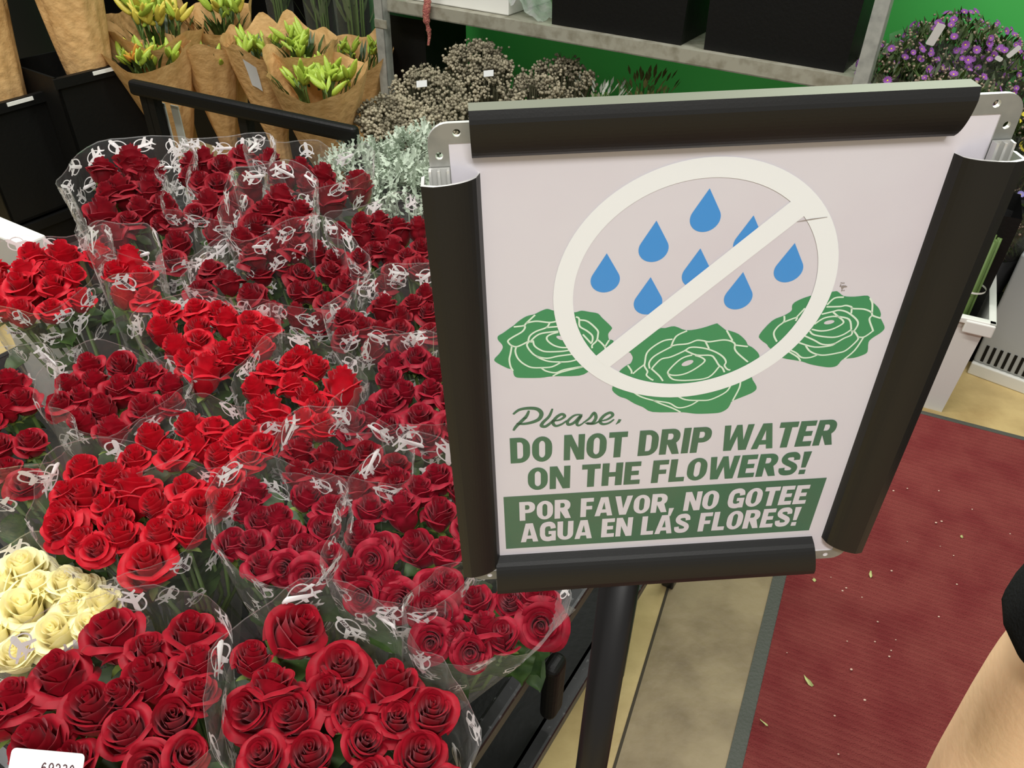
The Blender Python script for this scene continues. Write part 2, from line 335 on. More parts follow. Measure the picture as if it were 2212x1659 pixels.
# lettering
put = lambda n: (lambda u, v, k=0: sp(u, -v, n - k * 2.5e-5))
word(po, 'DO NOT DRIP WATER', .0335, .2226, -.2088, -.1882, put(-L_), 5)
word(po, 'ON THE FLOWERS!', .0433, .2120, -.2330, -.2134, put(-L_), 5)
flat([[(.0283, .2376), (.2265, .2376), (.2265, .2880), (.0283, .2880)]], -L_, 5)
word(po, 'POR FAVOR, NO GOTEE', .0377, .2178, -.2606, -.2430, put(-2 * L_), 0)
word(po, 'AGUA EN LAS FLORES!', .0380, .2166, -.2820, -.2636, put(-2 * L_), 0)
for pts, w in (([(285,170),(350,122),(450,105),(540,115),(583,160),(560,218),(490,252),(400,270),(320,268)], 30), ([(452,130),(425,190),(365,250),(315,300),(288,342)], 26), ([(385,216),(432,206)], 14),
    ([(700,110),(665,190),(600,255),(585,290),(625,298),(680,260),(712,225)], 26), ([(705,240),(775,228),(828,192),(800,168),(745,198),(705,255),(735,292),(800,272),(850,235)], 24),
    ([(1000,172),(930,182),(862,240),(870,278),(930,256),(1000,185),(958,260),(975,288),(1025,262)], 24), ([(1020,262),(1090,212),(1138,155),(1158,205),(1120,262),(1065,265),(1140,268),(1195,240)], 24),
    ([(1200,242),(1280,222),(1335,180),(1308,152),(1245,182),(1200,240),(1228,272),(1292,262),(1350,222)], 24)):
    c = catmull(Z(1050, 860, 4.88, pts), 6); n = len(c); ww = w / 4.88 * .00033
    P, fs = stroke(c, [ww * (.45 + .75 * math.sin(PI * (i + .5) / n) ** .6) for i in range(n)]); po.add([sp(*p, -L_) for p in P], fs, 5)
c = Z(1050, 860, 4.88, [(1412, 222), (1398, 250), (1368, 276)]); P, fs = stroke(c, [.0017, .0017, .0004]); po.add([sp(*p, -L_) for p in P], fs, 5)
# scuffs on the print
P, fs = stroke(Z(1050, 330, 2.4578, [(1650, 362), (1725, 350), (1810, 338)]), [.0002, .0006, .0002]); po.add([sp(*p, -5 * L_) for p in P], fs, 6)
rs = random.Random(5)
for k in range(26):
    x, y = rs.gauss(1386, 26), rs.gauss(130, 24); q = Z(1620, 600, 6.9125, [(x + 11 * math.cos(t), y + 9 * math.sin(t)) for t in (0, 1.2, 2.5, 3.8, 5)]); flat([q], -2 * L_ - k * 2e-6, 6)
tag(po.build('poster', [M_paper, M_pink, M_blue, M_green, M_mint, M_dkg, M_mark], sign, smooth=False), 'pale poster with blue drops, three green roses and green lettering')
# snap rails: hollow curved extrusions
M_lip_reflection = mat('lip_painted_reflection', srgb(118, 120, 106), .4, .3)  # grey colour painted in for the reflection along the rails' outer face
def rail(p0, p1, q0, q1, label):
    """outer edge runs p0-p1, inner edge q0-q1, in sign coordinates"""
    m = MB(); p0, p1, q0, q1 = (np.array(k) for k in (p0, p1, q0, q1))
    prof = []
    for k in range(15):
        t = k / 14
        prof.append((t, -.0118 * math.sqrt(max(0, 1 - t ** 2.3)) * (.86 + .14 * min(1, t / .2))))
    prof = [(0.0, -.0015)] + prof
    inn = [(t + (.055 if t < .5 else -.01), n + .0013) for t, n in prof][::-1]
    loop = prof + inn; N = len(loop); vs = []
    for e in (0, 1):
        a, c = (p0, q0) if e == 0 else (p1, q1)
        vs += [sp(*(a + (c - a) * t), n) for t, n in loop]
    cut = len(prof)
    for k in range(N - 1): m.add([vs[k], vs[k + 1], vs[N + k + 1], vs[N + k]], [(0, 1, 2, 3)], 2 if k == 0 else 0 if k < cut else 1)
    for e in (0, 1):                                         # cut ends show bare metal
        for k in range(cut - 1):
            a = [vs[e * N + k], vs[e * N + k + 1], vs[e * N + N - 2 - k], vs[e * N + N - 1 - k]]
            m.add(a, [(0, 1, 2, 3)], 1)
    o = m.build('rail', [M_rail, M_alu, M_lip_reflection], sign); tag(o, label)
    return o
rail((.0221, -.0040), (.2290, -.0040), (.0223, .0200), (.2282, .0207), 'upper rail with pale cut edge')
rail((.0000, .3010), (.0000, .0272), (.0240, .3005), (.0253, .0272), 'left rail')
rail((.2612, .0290), (.2612, .3020), (.2340, .0290), (.2366, .2960), 'right rail')
rail((.2340, .3220), (.0208, .3225), (.2300, .2945), (.0214, .2945), 'lower rail')
# pale flat top of the upper rail: its reflection is painted by the lip colour
# corner brackets with screw holes
def bracket(su, sv, ou, ov, a=.0205, w=.0088):
    m = MB(); r = .009; arm = .036
    out = [(0, arm), (0, r)] + [(r - r * math.cos(t), r - r * math.sin(t)) for t in [PI / 2 * k / 8 for k in range(1, 9)]] + [(arm, 0), (arm, w), (w, w), (w, arm)]
    hole = lambda x, y: [(x + .0017 * math.cos(-2 * PI * k / 14), y + .0017 * math.sin(-2 * PI * k / 14)) for k in range(14)]
    loops = [out, hole(.0125, .0043), hole(.0045, .0140)]
    pts, tri = fill(loops); T = lambda p, n: sp(ou + su * p[0], ov + sv * p[1], n)
    n0, n1 = -.0005, .0016; nn = len(pts)
    m.add([T(p, n0) for p in pts] + [T(p, n1) for p in pts], [t for t in tri] + [tuple(i + nn for i in t[::-1]) for t in tri], 0)
    off = 0
    for l in loops:
        k = len(l); m.add([T(p, n0) for p in l] + [T(p, n1) for p in l], [(i, (i + 1) % k, k + (i + 1) % k, k + i) for i in range(k)], 1 if l is not out else 2)
    tag(m.build('corner_bracket', [M_zinc, mat('hole_rim', srgb(225, 225, 215), .4, .3), M_alu], sign, smooth=False), 'grey metal corner bracket with two holes')
bracket(1, 1, .0040, .0045); bracket(-1, 1, .2572, .0032); bracket(1, -1, .0040, .3190); bracket(-1, -1, .2560, .3190)
# aluminium channel behind the side rails (its ribs show above them) and the back panel
for (u0, u1) in ((.0035, .0125), (.2485, .2572)):
    m = MB()
    m.box(sp(u0, .0235, -.0022), SU * (u1 - u0), SV * .272, SN * .0012)
    for q in (0, .42, .86): m.box(sp(u0 + (u1 - u0) * q, .0235, -.0050), SU * .0011, SV * .272, SN * .0030)
    m.build('inner_channel', M_alu, sign, smooth=False)
m = MB(); m.box(sp(.0128, .0118, .0016), SU * .236, SV * .306, SN * .0035); m.build('back_panel', mat('grey_backing_board', (.25, .25, .24), .6), sign, smooth=False)
m = MB(); m.add([sp(.0122, .0105, -.0012), sp(.2510, .0105, -.0012), sp(.2510, .3190, -.0012), sp(.0122, .3190, -.0012)], [(0, 1, 2, 3)])
m.build('clear_cover', film_mat('clear_acrylic', .012, .10, rough=.05, bumps=3), sign, smooth=False)
# pole and weighted foot
top = sp(.130, .3195, .004) + np.array(sign.location)
m = MB(); m.tube([(0, 0, .015), (0, 0, .6), (0, 0, top[2] + .005)], .0140, 28)
tag(m.build('pole', mat('black_pole_paint', (.008, .0075, .0075), .34, spec=.4), sign), 'round black pole')
m = MB(); m.box(sp(.095, .3130, -.004), SU * .075, SV * .0125, SN * .032); soft(m.build('pole_clamp', M_rail, sign, smooth=False), .002)
m = MB(); m.tube([(0, 0, 0), (0, 0, .008), (0, 0, .014), (0, 0, .022)], [.17, .17, .150, .02], 48); m.build('base_plate', M_black, sign)
# ------------------------------------------------------------------ rose blooms
def rose_mesh(seed, mats, openness=1.0):
    """petals spiralling round a tight heart; unit rim radius, axis +z, rim near z = 0"""
    r = random.Random(seed); m = MB(); ga = 2.39996
    def petal(a, R, H, wid, curl, point, spir, z0=-1.65):
        nu, nt = 11, 11; vs = []
        ph1, ph2, ph3 = r.uniform(0, 6.3), r.uniform(0, 6.3), r.uniform(-.25, .25)
        for j in range(nt):
            t = j / (nt - 1)
            for i in range(nu):
                s = -1 + 2 * i / (nu - 1)
                edge = 1 - (.13 if R < .5 else .24) * abs(s - ph3 * .5) ** 2.8
                ang = a + s * wid * (.50 + .50 * min(1, t * 2.4))
                prof = (.20 + .80 * min(1, math.sin(min(1, t * 1.5) * PI / 2)) ** .9) if R > .3 else (.4 + .6 * t)
                prof *= 1 - .10 * max(0, t - .55) / .45 if R < .7 else 1
                rad = R * prof * (1 + spir * s)
                zz = z0 + (H - z0) * t * edge
                k = max(0, (t - .66) / .34)
                roll = 1 + point * (.9 * (1 - s * s) + .8 * max(0, abs(s - ph3) - .25) - .5)
                cc = curl * max(.1, roll)
                rad += cc * k ** 1.6; zz -= cc * .85 * k ** 2.6
                rad += .022 * math.sin(3.2 * s + ph1 + 2 * t) * t; zz += (.045 * math.sin(3.6 * s + ph2) + .02 * math.sin(7 * s + ph1)) * k
                vs.append((rad * math.cos(ang), rad * math.sin(ang), zz))
        m.add(vs, [(j * nu + i, j * nu + i + 1, (j + 1) * nu + i + 1, (j + 1) * nu + i) for j in range(nt - 1) for i in range(nu - 1)])
    a = r.uniform(0, 6.3); op = openness
    lay = [(3, .06, .12, .30, 2.1, .03, .18), (3, .18, .25, .31, 1.75, .07, .15), (3, .31, .39, .27, 1.5, .12, .13), (3, .45, .53, .17, 1.3, .18, .11), (4, .58, .66, .02, 1.12, .26, .09), (4, .67, .76, -.24, .95, .29, .06)]
    for n, R0, R1, H, wid, curl, spir in lay:
        for i in range(n):
            f = (i + r.uniform(.0, .3)) / n
            a += 2 * PI / n * r.uniform(.84, 1.16)
            R = (R0 + (R1 - R0) * f) * (1 if R0 < .3 else (.88 + .12 * op))
            hv = .03 if R0 < .4 else .07 if R0 < .6 else .15
            petal(a, R, H + r.uniform(-hv, hv * .6), wid * r.uniform(.9, 1.06), curl * op * r.uniform(.55, 1.35), r.uniform(.4, 1.3), spir)
        a += .7
    me = bpy.data.meshes.new('rose'); me.from_pydata(m.v, [], m.f); me.materials.append(mats)
    me.polygons.foreach_set('use_smooth', [True] * len(m.f)); me.update(); return me
def rose_mat(name, c, c2, tr=.32):
    m = mat(name, c, .55, spec=.25, noise=(2.2, c2, .35, .7), transl=tr)
    b = m.node_tree.nodes['Principled BSDF']; b.inputs['Sheen Weight'].default_value = .25; b.inputs['Sheen Roughness'].default_value = .4
    b.inputs['Sheen Tint'].default_value = (1, .45, .5, 1)
    return m
R_BR = rose_mat('scarlet_petals', (.58, .0045, .018), (.44, .003, .013))
R_RD = rose_mat('red_petals', (.38, .0035, .017), (.26, .0022, .011))
R_DP = rose_mat('crimson_petals', (.30, .007, .017), (.20, .004, .012))
R_PK = rose_mat('cherry_petals', (.38, .009, .030), (.22, .004, .014))
R_CR = rose_mat('cream_petals', srgb(255, 250, 208), srgb(252, 244, 182), .35)
VAR = {}
for key, mt, sds in (('B', R_BR, 6), ('R', R_RD, 6), ('D', R_DP, 5), ('P', R_PK, 4), ('C', R_CR, 4)):
    VAR[key] = [rose_mesh(11 * k + 3 + ord(key), mt, (1.1, .75, .95, 1.25, .6, 1.0)[k % 6]) for k in range(sds)]
# calyx (five sepals) and stem, shared
m = MB()
for k in range(5):
    a = 2 * PI * k / 5; c, s_ = math.cos(a), math.sin(a); vs = []
    for t, w in ((0, .10), (.3, .17), (.65, .13), (1, .01)):
        rad = .12 + .55 * t; z = -1.68 + .34 * t - .42 * t * t * (k % 2)
        for q in (-1, 0, 1): vs.append((rad * c - q * w * s_, rad * s_ + q * w * c, z - .03 * abs(q)))
    m.add(vs, [(3 * j + i, 3 * j + i + 1, 3 * j + i + 4, 3 * j + i + 3) for j in range(3) for i in range(2)])
m.tube([(0, 0, -1.60), (0, 0, -1.72), (0, 0, -1.86)], [.15, .18, .08], 8)
CAL = bpy.data.meshes.new('calyx'); CAL.from_pydata(m.v, [], m.f); CAL.materials.append(M_sepal)
CAL.polygons.foreach_set('use_smooth', [True] * len(m.f))
m = MB(); m.tube([(0, 0, 0), (.02, 0, -.35), (-.015, .01, -.7), (0, 0, -1)], .0026, 6)
STM = bpy.data.meshes.new('stem'); STM.from_pydata([(x, y, z) for x, y, z in m.v], [], m.f); STM.materials.append(M_stem)
STM.polygons.foreach_set('use_smooth', [True] * len(m.f))
# ------------------------------------------------------------------ printed mark on the sleeves: aeroplane over a ring
def logo_shapes():
    out = []
    n = 26; ring = [(q * math.cos(2 * PI * k / n), q * math.sin(2 * PI * k / n)) for k in range(n) for q in (1.0, .86)]
    out.append((ring, [(2 * k, 2 * ((k + 1) % n), 2 * ((k + 1) % n) + 1, 2 * k + 1) for k in range(n)], 0, 0))
    for poly in ([(-1.25, -.16), (.95, -.30), (1.22, -.22), (1.32, -.05), (1.22, .12), (.95, .22), (-1.2, .17)],
                 [(.10, .16), (-.62, 1.10), (-.90, 1.06), (-.50, .16)], [(.05, -.22), (-.80, -1.06), (-1.02, -.95), (-.52, -.18)],
                 [(-.86, .12), (-1.32, .62), (-1.52, .55), (-1.24, .10)], [(-.92, -.10), (-1.34, -.46), (-1.52, -.38), (-1.24, -.10)]):
        P, fs = fill([poly]); out.append((P, fs, 0, .00015))
    t = MB(); word(t, 'FRESH', -.62, .82, -.20, .10, lambda x, y, k=0: (x, y - .045 * x, 0), 0, .1)
    out.append(([(p[0], p[1]) for p in t.v], t.f, 1, .0003))
    return out
LOGO = logo_shapes()
Rg = random.Random(7)
def zsurf(y): return float(np.interp(y, [320, 400, 500, 700, 1000, 1300, 1700], [.955, .945, .915, .875, .855, .845, .835]))
TB = .40                                                       # top of the display the bunches stand on
def bouquet(tone, label, spots, rim=.0, dz=0.0, logos=14, seed=0, wob=.012, tilt=.28, holes=None, base=None, lab=None):
    r = random.Random(seed * 17 + 5)
    pts = []
    for s in spots.split(';'):
        q = s.split(','); x, y, d = (float(k) for k in q[:3]); fl = q[3].strip() if len(q) > 3 else ''
        z = zsurf(y) + dz; P = atz(x, y, z); dep = pix(P)[2]
        pts.append((P, max(.023, min(.042, d * dep / F / 2 * 1.12)), fl))
    c = sum(p[0] for p in pts) / len(pts); zt = c[2]
    foot = np.array([c[0], c[1], TB]) if base is None else np.array(base)
    root = thing('cream_rose_bouquet' if tone == 'C' else 'rose_bouquet', foot, label, 'bouquet', 'cellophane bunches of roses')
    for k, (P, rad, fl) in enumerate(pts):
        me = r.choice(VAR[fl[-1] if fl and fl[-1] in VAR else tone]); o = bpy.data.objects.new('rose', me); COL.objects.link(o); o.parent = root
        out = P - c; out[2] = 0; L = np.linalg.norm(out) + 1e-6
        ax = UZ + out / L * min(1, L / .1) * tilt * .6 + np.array([r.gauss(0, .17), r.gauss(0, .17) + .04, 0])
        if 's' in fl: ax = UZ + np.array([r.gauss(0, .1), -.9, 0])
        if 'b' in fl: ax = UZ + np.array([r.gauss(0, .12), .55, 0])
        ax = Vector(ax).normalized()
        M = Vector((0, 0, 1)).rotation_difference(ax).to_matrix().to_4x4() @ Matrix.Rotation(r.uniform(0, 6.3), 4, 'Z')
        sc = rad * .97
        wm = Matrix.Translation(Vector(P - foot)) @ M @ Matrix.Diagonal((sc, sc, sc * r.uniform(.95, 1.15), 1))
        o.matrix_basis = wm
        ca = bpy.data.objects.new('calyx', CAL); COL.objects.link(ca); ca.parent = o
        st = bpy.data.objects.new('stem', STM); COL.objects.link(st); st.parent = o
        neck = wm @ Vector((0, 0, -1.83)); foot_l = Vector((r.gauss(0, .008), r.gauss(0, .008), .012 + .02 * r.random()))
        v = neck - foot_l; Q = Vector((0, 0, 1)).rotation_difference(v.normalized()).to_matrix().to_4x4()
        st.matrix_basis = wm.inverted() @ (Matrix.Translation(neck) @ Q @ Matrix.Diagonal((1, 1, v.length, 1)))
    # leaves under the heads
    m = MB()
    for k in range(7 + len(pts)):
        P, rad, _ = r.choice(pts); a = r.uniform(0, 6.3)
        o = (P - foot) * np.array([.85, .85, 1]) - UZ * r.uniform(.055, .15); ln = r.uniform(.04, .06)
        d = np.array([math.cos(a), math.sin(a), r.uniform(-.1, .7)]); d /= np.linalg.norm(d); w = np.cross(d, UZ); w /= np.linalg.norm(w); up = np.cross(w, d); vs = []
        for j in range(7):
            t = j / 6; hw = .017 * math.sin(PI * min(1, t * .96 + .02)) ** .8
            for q in (-1, 0, 1): vs.append(o + d * ln * t + w * hw * q * (1 + .12 * (j % 2)) + up * (.006 * abs(q) - .018 * t * t))
        m.add(vs, [(3 * j + i, 3 * j + i + 1, 3 * j + i + 4, 3 * j + i + 3) for j in range(6) for i in range(2)])
    tag(m.build('foliage', M_leaf, root), kind='stuff')
    # sleeve: cross-section follows the heads, narrowing to the tied foot
    NA, NV = 56, 16; ang = [2 * PI * k / NA for k in range(NA)]; raw = []; zr = []
    for a in ang:
        d = np.array([math.cos(a), math.sin(a), 0]); raw.append(max((p[0] - c) @ d + p[1] * .85 for p in pts) + .004)
        zr.append(max(pts, key=lambda p: (p[0] - c) @ d)[0][2])
    sm = lambda A, w: [sum(A[(i + k) % NA] for k in range(-w, w + 1)) / (2 * w + 1) for i in range(NA)]
    raw, zr = sm(raw, 2), sm(sm(zr, 4), 4)
    p1, p2, p3 = r.uniform(0, 6), r.uniform(0, 6), r.uniform(0, 6)
    def Sf(a, v):
        k = (a / (2 * PI) * NA) % NA; i = int(k); f = k - i
        R = raw[i] * (1 - f) + raw[(i + 1) % NA] * f; zz = zr[i] * (1 - f) + zr[(i + 1) % NA] * f
        top = zz + rim + .012 + wob * math.sin(2 * a + p1) + .6 * wob * math.sin(5 * a + p2)
        s = .16 + .84 * v ** .72
        R = R * s * (1 + .022 * math.sin(9 * a + p3 + 4 * v) * v + .012 * math.sin(17 * a + p2 - 7 * v) * v)
        return np.array([R * math.cos(a) + (c[0] - foot[0]) * v, R * math.sin(a) + (c[1] - foot[1]) * v, .01 + (top - TB - .01) * v])
    m = MB()
    m.add([Sf(a, j / NV) for j in range(NV + 1) for a in ang], [(j * NA + i, j * NA + (i + 1) % NA, (j + 1) * NA + (i + 1) % NA, (j + 1) * NA + i) for j in range(NV) for i in range(NA)], 0)
    m.add([Sf(a, v) for v in (.9965, 1.0) for a in ang], [(i, (i + 1) % NA, NA + (i + 1) % NA, NA + i) for i in range(NA)], 1)
    sa = r.uniform(0, 6)
    for q in (0, PI):                                          # heat-sealed side seams
        m.add([Sf(sa + q, v) * np.array([k, k, 1]) for v in np.linspace(.25, 1, 12) for k in (1.0, 1.035)], [(2 * i, 2 * i + 1, 2 * i + 3, 2 * i + 2) for i in range(11)], 1)
    Rm = sum(raw) / NA; H = zt - TB
    spots_ = []
    for row, dz_ in enumerate((.018, .060, .104)):
        ncol = max(4, int(2 * PI * Rm / .056 * (logos / 14)))
        for k in range(ncol): spots_.append((2 * PI * (k + .5 * (row % 2) + r.uniform(-.15, .15)) / ncol, 1 - (dz_ + r.uniform(-.006, .006)) / H))
    for a0, v0 in spots_:
        sz = .0118 * r.uniform(.94, 1.06); rt = r.uniform(0, 6.3)
        cr, sr = math.cos(rt), math.sin(rt)
        for P, fs, mi, off in LOGO:
            vs = []
            for x, y in P:
                X, Y = (x * cr - y * sr) * sz, (x * sr + y * cr) * sz
                aa = a0 + X / (Rm * .9); vv = min(.999, v0 + Y / H); p = Sf(aa, vv)
                vs.append(p + np.array([math.cos(aa), math.sin(aa), .0]) * (.0006 + off))
            m.add(vs, fs, 2 + mi)
    if lab:                                                    # blank white sticker
        a0, v0, w_, h_ = lab; vs = [Sf(a0 + i * w_ / Rm, v0 + j * h_ / H) + np.array([math.cos(a0), math.sin(a0), 0]) * .0012 for j in (-.5, -.17, .17, .5) for i in (-.5, -.17, .17, .5)]
        m.add(vs, [(4 * j + i, 4 * j + i + 1, 4 * j + i + 5, 4 * j + i + 4) for j in range(3) for i in range(3)], 4)
    tag(m.build('sleeve', [M_film, M_filmedge, M_ink, M_inkdark, M_kraftlab], root), 'clear cellophane sleeve printed with white aeroplane rings')
    return root
bouquet('D', 'bunch of crimson roses at the far left corner of the display, film rising behind it', '281,323,75;218,348,60;253,389,80;322,386,62;218,437,85;296,434,65;354,424,60;375,462,70;278,466,60;380,508,65;235,490,68;330,350,55;372,553,58;345,470,55;225,400,58;300,350,52', .002, 0, 20, 1, lab=(3.6, .93, .028, .04))
bouquet('D', 'bunch of crimson roses at the back edge, second from the left', '410,335,55;440,328,65;525,322,60;430,381,55;468,388,68;448,419,72;514,424,60;534,383,65;489,457,66;468,484,58;480,345,55;410,365,52;420,455,52', .004, 0, 20, 2)
bouquet('D', 'bunch of crimson roses at the far right of the back edge beside the silver foliage', '583,328,52;649,348,60;700,361,62;771,378,72;715,404,80;600,361,66;660,385,56', .010, 0.005, 8, 3)
bouquet('D', 'bunch of crimson roses in tall rounded film in front of the back row', '609,406,70;573,439,68;649,442,66;556,475,74;632,480,72;520,500,62;585,515,62;640,520,58;540,535,62', .034, .01, 16, 4)
bouquet('D', 'bunch of small dark roses against the sign frame below the silver foliage', '778,467,55;819,462,50;857,477,60;903,475,52;735,487,50;776,490,50;816,497,48;778,546,58;849,523,60;910,523,52;849,573,58;910,566,60;829,603,52;880,545,48;945,500,52;950,560,52;810,530,46', .012, -.005, 10, 5)
bouquet('D', 'bunch of dark roses under many printed rings near the middle of the back half', '535,627,75;642,616,52;675,614,55;708,642,65;637,662,56;589,660,52;682,690,64;652,581,55;682,525,55;720,546,55;715,573,52;771,582,58;743,605,50;490,590,60;560,575,56;610,560,52;433,616,64;450,570,56', .018, -.012, 20, 6)
bouquet('B', 'bunch of bright scarlet roses at the left edge in heavily printed film', '63,535,70;129,530,75;210,532,65;43,570,70;109,573,65;38,603,85;162,578,52;111,602,60;-20,590,70;-25,560,60;38,660,70;109,655,60;-10,650,60;175,630,56', .004, .006, 16, 7)
bouquet('B', 'narrow sleeve of long scarlet roses beside the heavily printed film', '276,540,72,b;246,572,58;300,585,56;262,615,60;310,630,56', .022, .016, 10, 8, tilt=.1)
bouquet('B', 'bunch of bright scarlet roses standing highest in the middle of the display', '357,657,55;420,654,55;471,660,65;342,695,78;428,695,65;489,672,62;539,682,60;529,712,65;372,733,75;430,723,55;537,725,60;481,748,75;448,776,85,b;514,740,55;575,692,56;565,735,52;395,765,55', -.012, .012, 10, 9)
bouquet('D', 'bunch of dark roses against the left rail of the sign, upper of two', '829,644,64;890,644,55;865,672,60;923,665,50;781,697,64;865,703,60;918,622,52;801,740,55;735,720,58;740,675,54;930,710,54;875,740,54;820,700,52;955,650,50;960,700,52', .016, .0, 14, 10)
bouquet('R', 'bunch of red roses on the left, just below the heavily printed film', '187,773,65;256,776,70;139,819,65;200,806,58;256,822,72;319,794,58;365,816,62;172,842,55;210,865,72;306,865,80;240,908,78,b;120,862,58;370,860,55;300,815,52;165,895,58', -.006, .0, 10, 11)
bouquet('B', 'bunch of scarlet roses in the centre with one large bloom at its right', '647,756,65;682,778,62;740,806,95,b;543,822,70;583,862,80,b;665,834,55;624,814,50;652,895,75;682,867,50;583,788,52;625,770,50;555,870,58;610,910,56;700,905,56', -.004, .006, 10, 12)
bouquet('P', 'bunch of cherry dark roses against the left rail of the sign, below the upper one', '854,771,50;902,761,60;839,804,65;842,852,75;905,887,75;930,829,60;837,912,55;923,932,75;761,904,75;938,783,55;870,830,50;800,880,55;975,850,60;980,910,60', .006, .0, 10, 13)
bouquet('B', 'bunch of scarlet roses left of centre, above the biggest scarlet bunch', '319,925,70;402,905,75;463,910,70;534,918,65;362,963,80;468,968,75;539,976,65;289,973,60;420,945,60;505,940,55;565,950,55', -.008, .0, 8, 14)
bouquet('B', 'biggest bunch of scarlet roses, in front of the cream roses at left', '177,994,75;289,1027,100;175,1054,100;397,1037,78;324,1077,80;486,1022,80;435,1077,85;122,1103,85;253,1110,82;118,1130,85;168,1155,75;256,1140,85;340,1137,88;313,1198,110;235,1010,62;220,1080,66;385,1100,66;410,1130,62;480,1070,64;135,1050,60;200,1180,66', -.010, .0, 10, 15)
bouquet('D', 'bunch of small dark roses right of the centre with tilted long heads', '649,953,65,b;710,966,60,b;819,1001,70;768,1037,55;745,985,54;690,1010,58;640,1005,58;790,965,54;720,1040,58;855,990,54;850,1040,60', .014, .0, 12, 16)
bouquet('P', 'bunch of dark roses with cherry hearts in front of the small dark ones', '667,1054,70;710,1080,68;545,1042,65,b;504,1157,62;659,1171,75;565,1204,80;600,1100,66;560,1110,62;620,1140,64;700,1130,60;610,1230,66,s;540,1160,58;660,1245,64,s;520,1085,58;710,1190,58', .008, .0, 12, 17)
bouquet('P', 'bunch of cherry dark roses at the foot of the left sign rail', '862,1075,85,b;950,1087,62;891,1167,90;938,1014,75;773,1140,62;844,1245,80,b;922,1302,66;928,1258,62;800,1080,62;962,1171,62;965,1245,60;820,1170,62;800,1210,66,s;760,1220,58;780,1290,64,s;860,1300,66,s;1000,1040,62;1010,1120,62;905,1040,58;855,1020,54', .014, .0, 18, 18)
bouquet('R', 'bunch of large red roses in the front left corner beneath the cream ones', '229,1343,130;115,1434,125;310,1444,130;414,1343,115;425,1410,100,b;189,1508,135;374,1541,118;263,1562,115;61,1592,140;20,1487,105;145,1626,85;310,1658,105;320,1385,80;250,1490,80;-40,1540,110;430,1480,90;410,1620,95;170,1700,120;40,1700,110', -.002, .0, 8, 19)
bouquet('R', 'bunch of large red roses at the bottom beside the display edge', '656,1336,130;588,1454,112,b;736,1423,112;844,1450,125,b;706,1484,115;524,1528,115;622,1531,108;935,1521,112;794,1592,98;669,1615,112;912,1615,115;794,1668,95;760,1530,75;860,1540,75;560,1620,95;545,1400,80;960,1690,100;690,1690,105;850,1690,100', -.002, .0, 10, 20)
bouquet('C', 'bunch of cream roses at the left edge', '44,1211,112;135,1245,88;47,1299,130;222,1289,95;111,1356,112;27,1403,92;190,1340,80;-20,1250,100;-25,1360,100;150,1300,70;75,1250,70;180,1255,66', .0, -.035, 8, 21)
bouquet('P', 'lone sleeve of red roses leaning over the display edge under the sign', '1169,1352,100,s;1046,1334,88,b;1022,1282,72;950,1330,78,s;1150,1275,64;1015,1411,66,s;1100,1290,66;1181,1290,66;1085,1360,60;930,1390,70,s;980,1370,60', .018, -.006, 5, 22, base=(*(atz(900, 1560, .42)[:2]), TB))
bouquet('R', 'bunch of red roses cut off by the left edge above the cream ones', '13,806,72;5,862,55;-30,830,70;-30,900,70;40,850,55;-10,950,70;50,1034,75;15,1000,66;-40,1010,66;60,940,55', .012, .0, 10, 23)
def short(l): return ' '.join(l.split(',')[0].split()[:9])
# ------------------------------------------------------------------ rose trolley
p0 = atz(1272, 1272, .60); p0[2] = 0
cart = thing('display_trolley', p0, 'black metal trolley tray carrying all the rose bunches', 'trolley')
def cq(a, s, z): return A1 * a + A2 * s + UZ * z
SA, SBk, LW = -.62, .60, 1.62
M_trol = mat('black_powder_coat', (.012, .012, .012), .3, noise=(120, (.06, .06, .06), .62, .7))
m = MB(); m.box(cq(-LW, SA, TB - .025), A1 * LW, A2 * (SBk - SA), UZ * .025); m.build('tray', M_black, cart, smooth=False)
for nm, z, w, off in (('upper_rim', .575, .024, 0), ('lower_rim', TB - .03, .03, .02)):
    m = MB()
    m.box(cq(-w + off, SA, z), A1 * w, A2 * (SBk - SA), UZ * .030)
    m.box(cq(-LW - off, SA, z), A1 * w, A2 * (SBk - SA), UZ * .030)
    m.box(cq(-LW, SA - off, z), A1 * LW, A2 * w, UZ * .030); m.box(cq(-LW, SBk - w + off, z), A1 * LW, A2 * w, UZ * .030)
    soft(m.build(nm, M_trol, cart, smooth=False), .005)
for a in (-LW + .02, -.035):
    for s in (SA + .02, .25, SBk - .05):
        m = MB(); m.box(cq(a, s, 0), A1 * .03, A2 * .03, UZ * .60); soft(m.build('leg', M_trol, cart, smooth=False), .004)
hp = atz(1178, 1425, .56); hs = (hp - p0) @ A2
m = MB(); m.box(cq(-.005, hs - .02, .44), A1 * .026, A2 * .04, UZ * .13); soft(m.build('side_handle', M_black, cart, smooth=False), .012, 4)
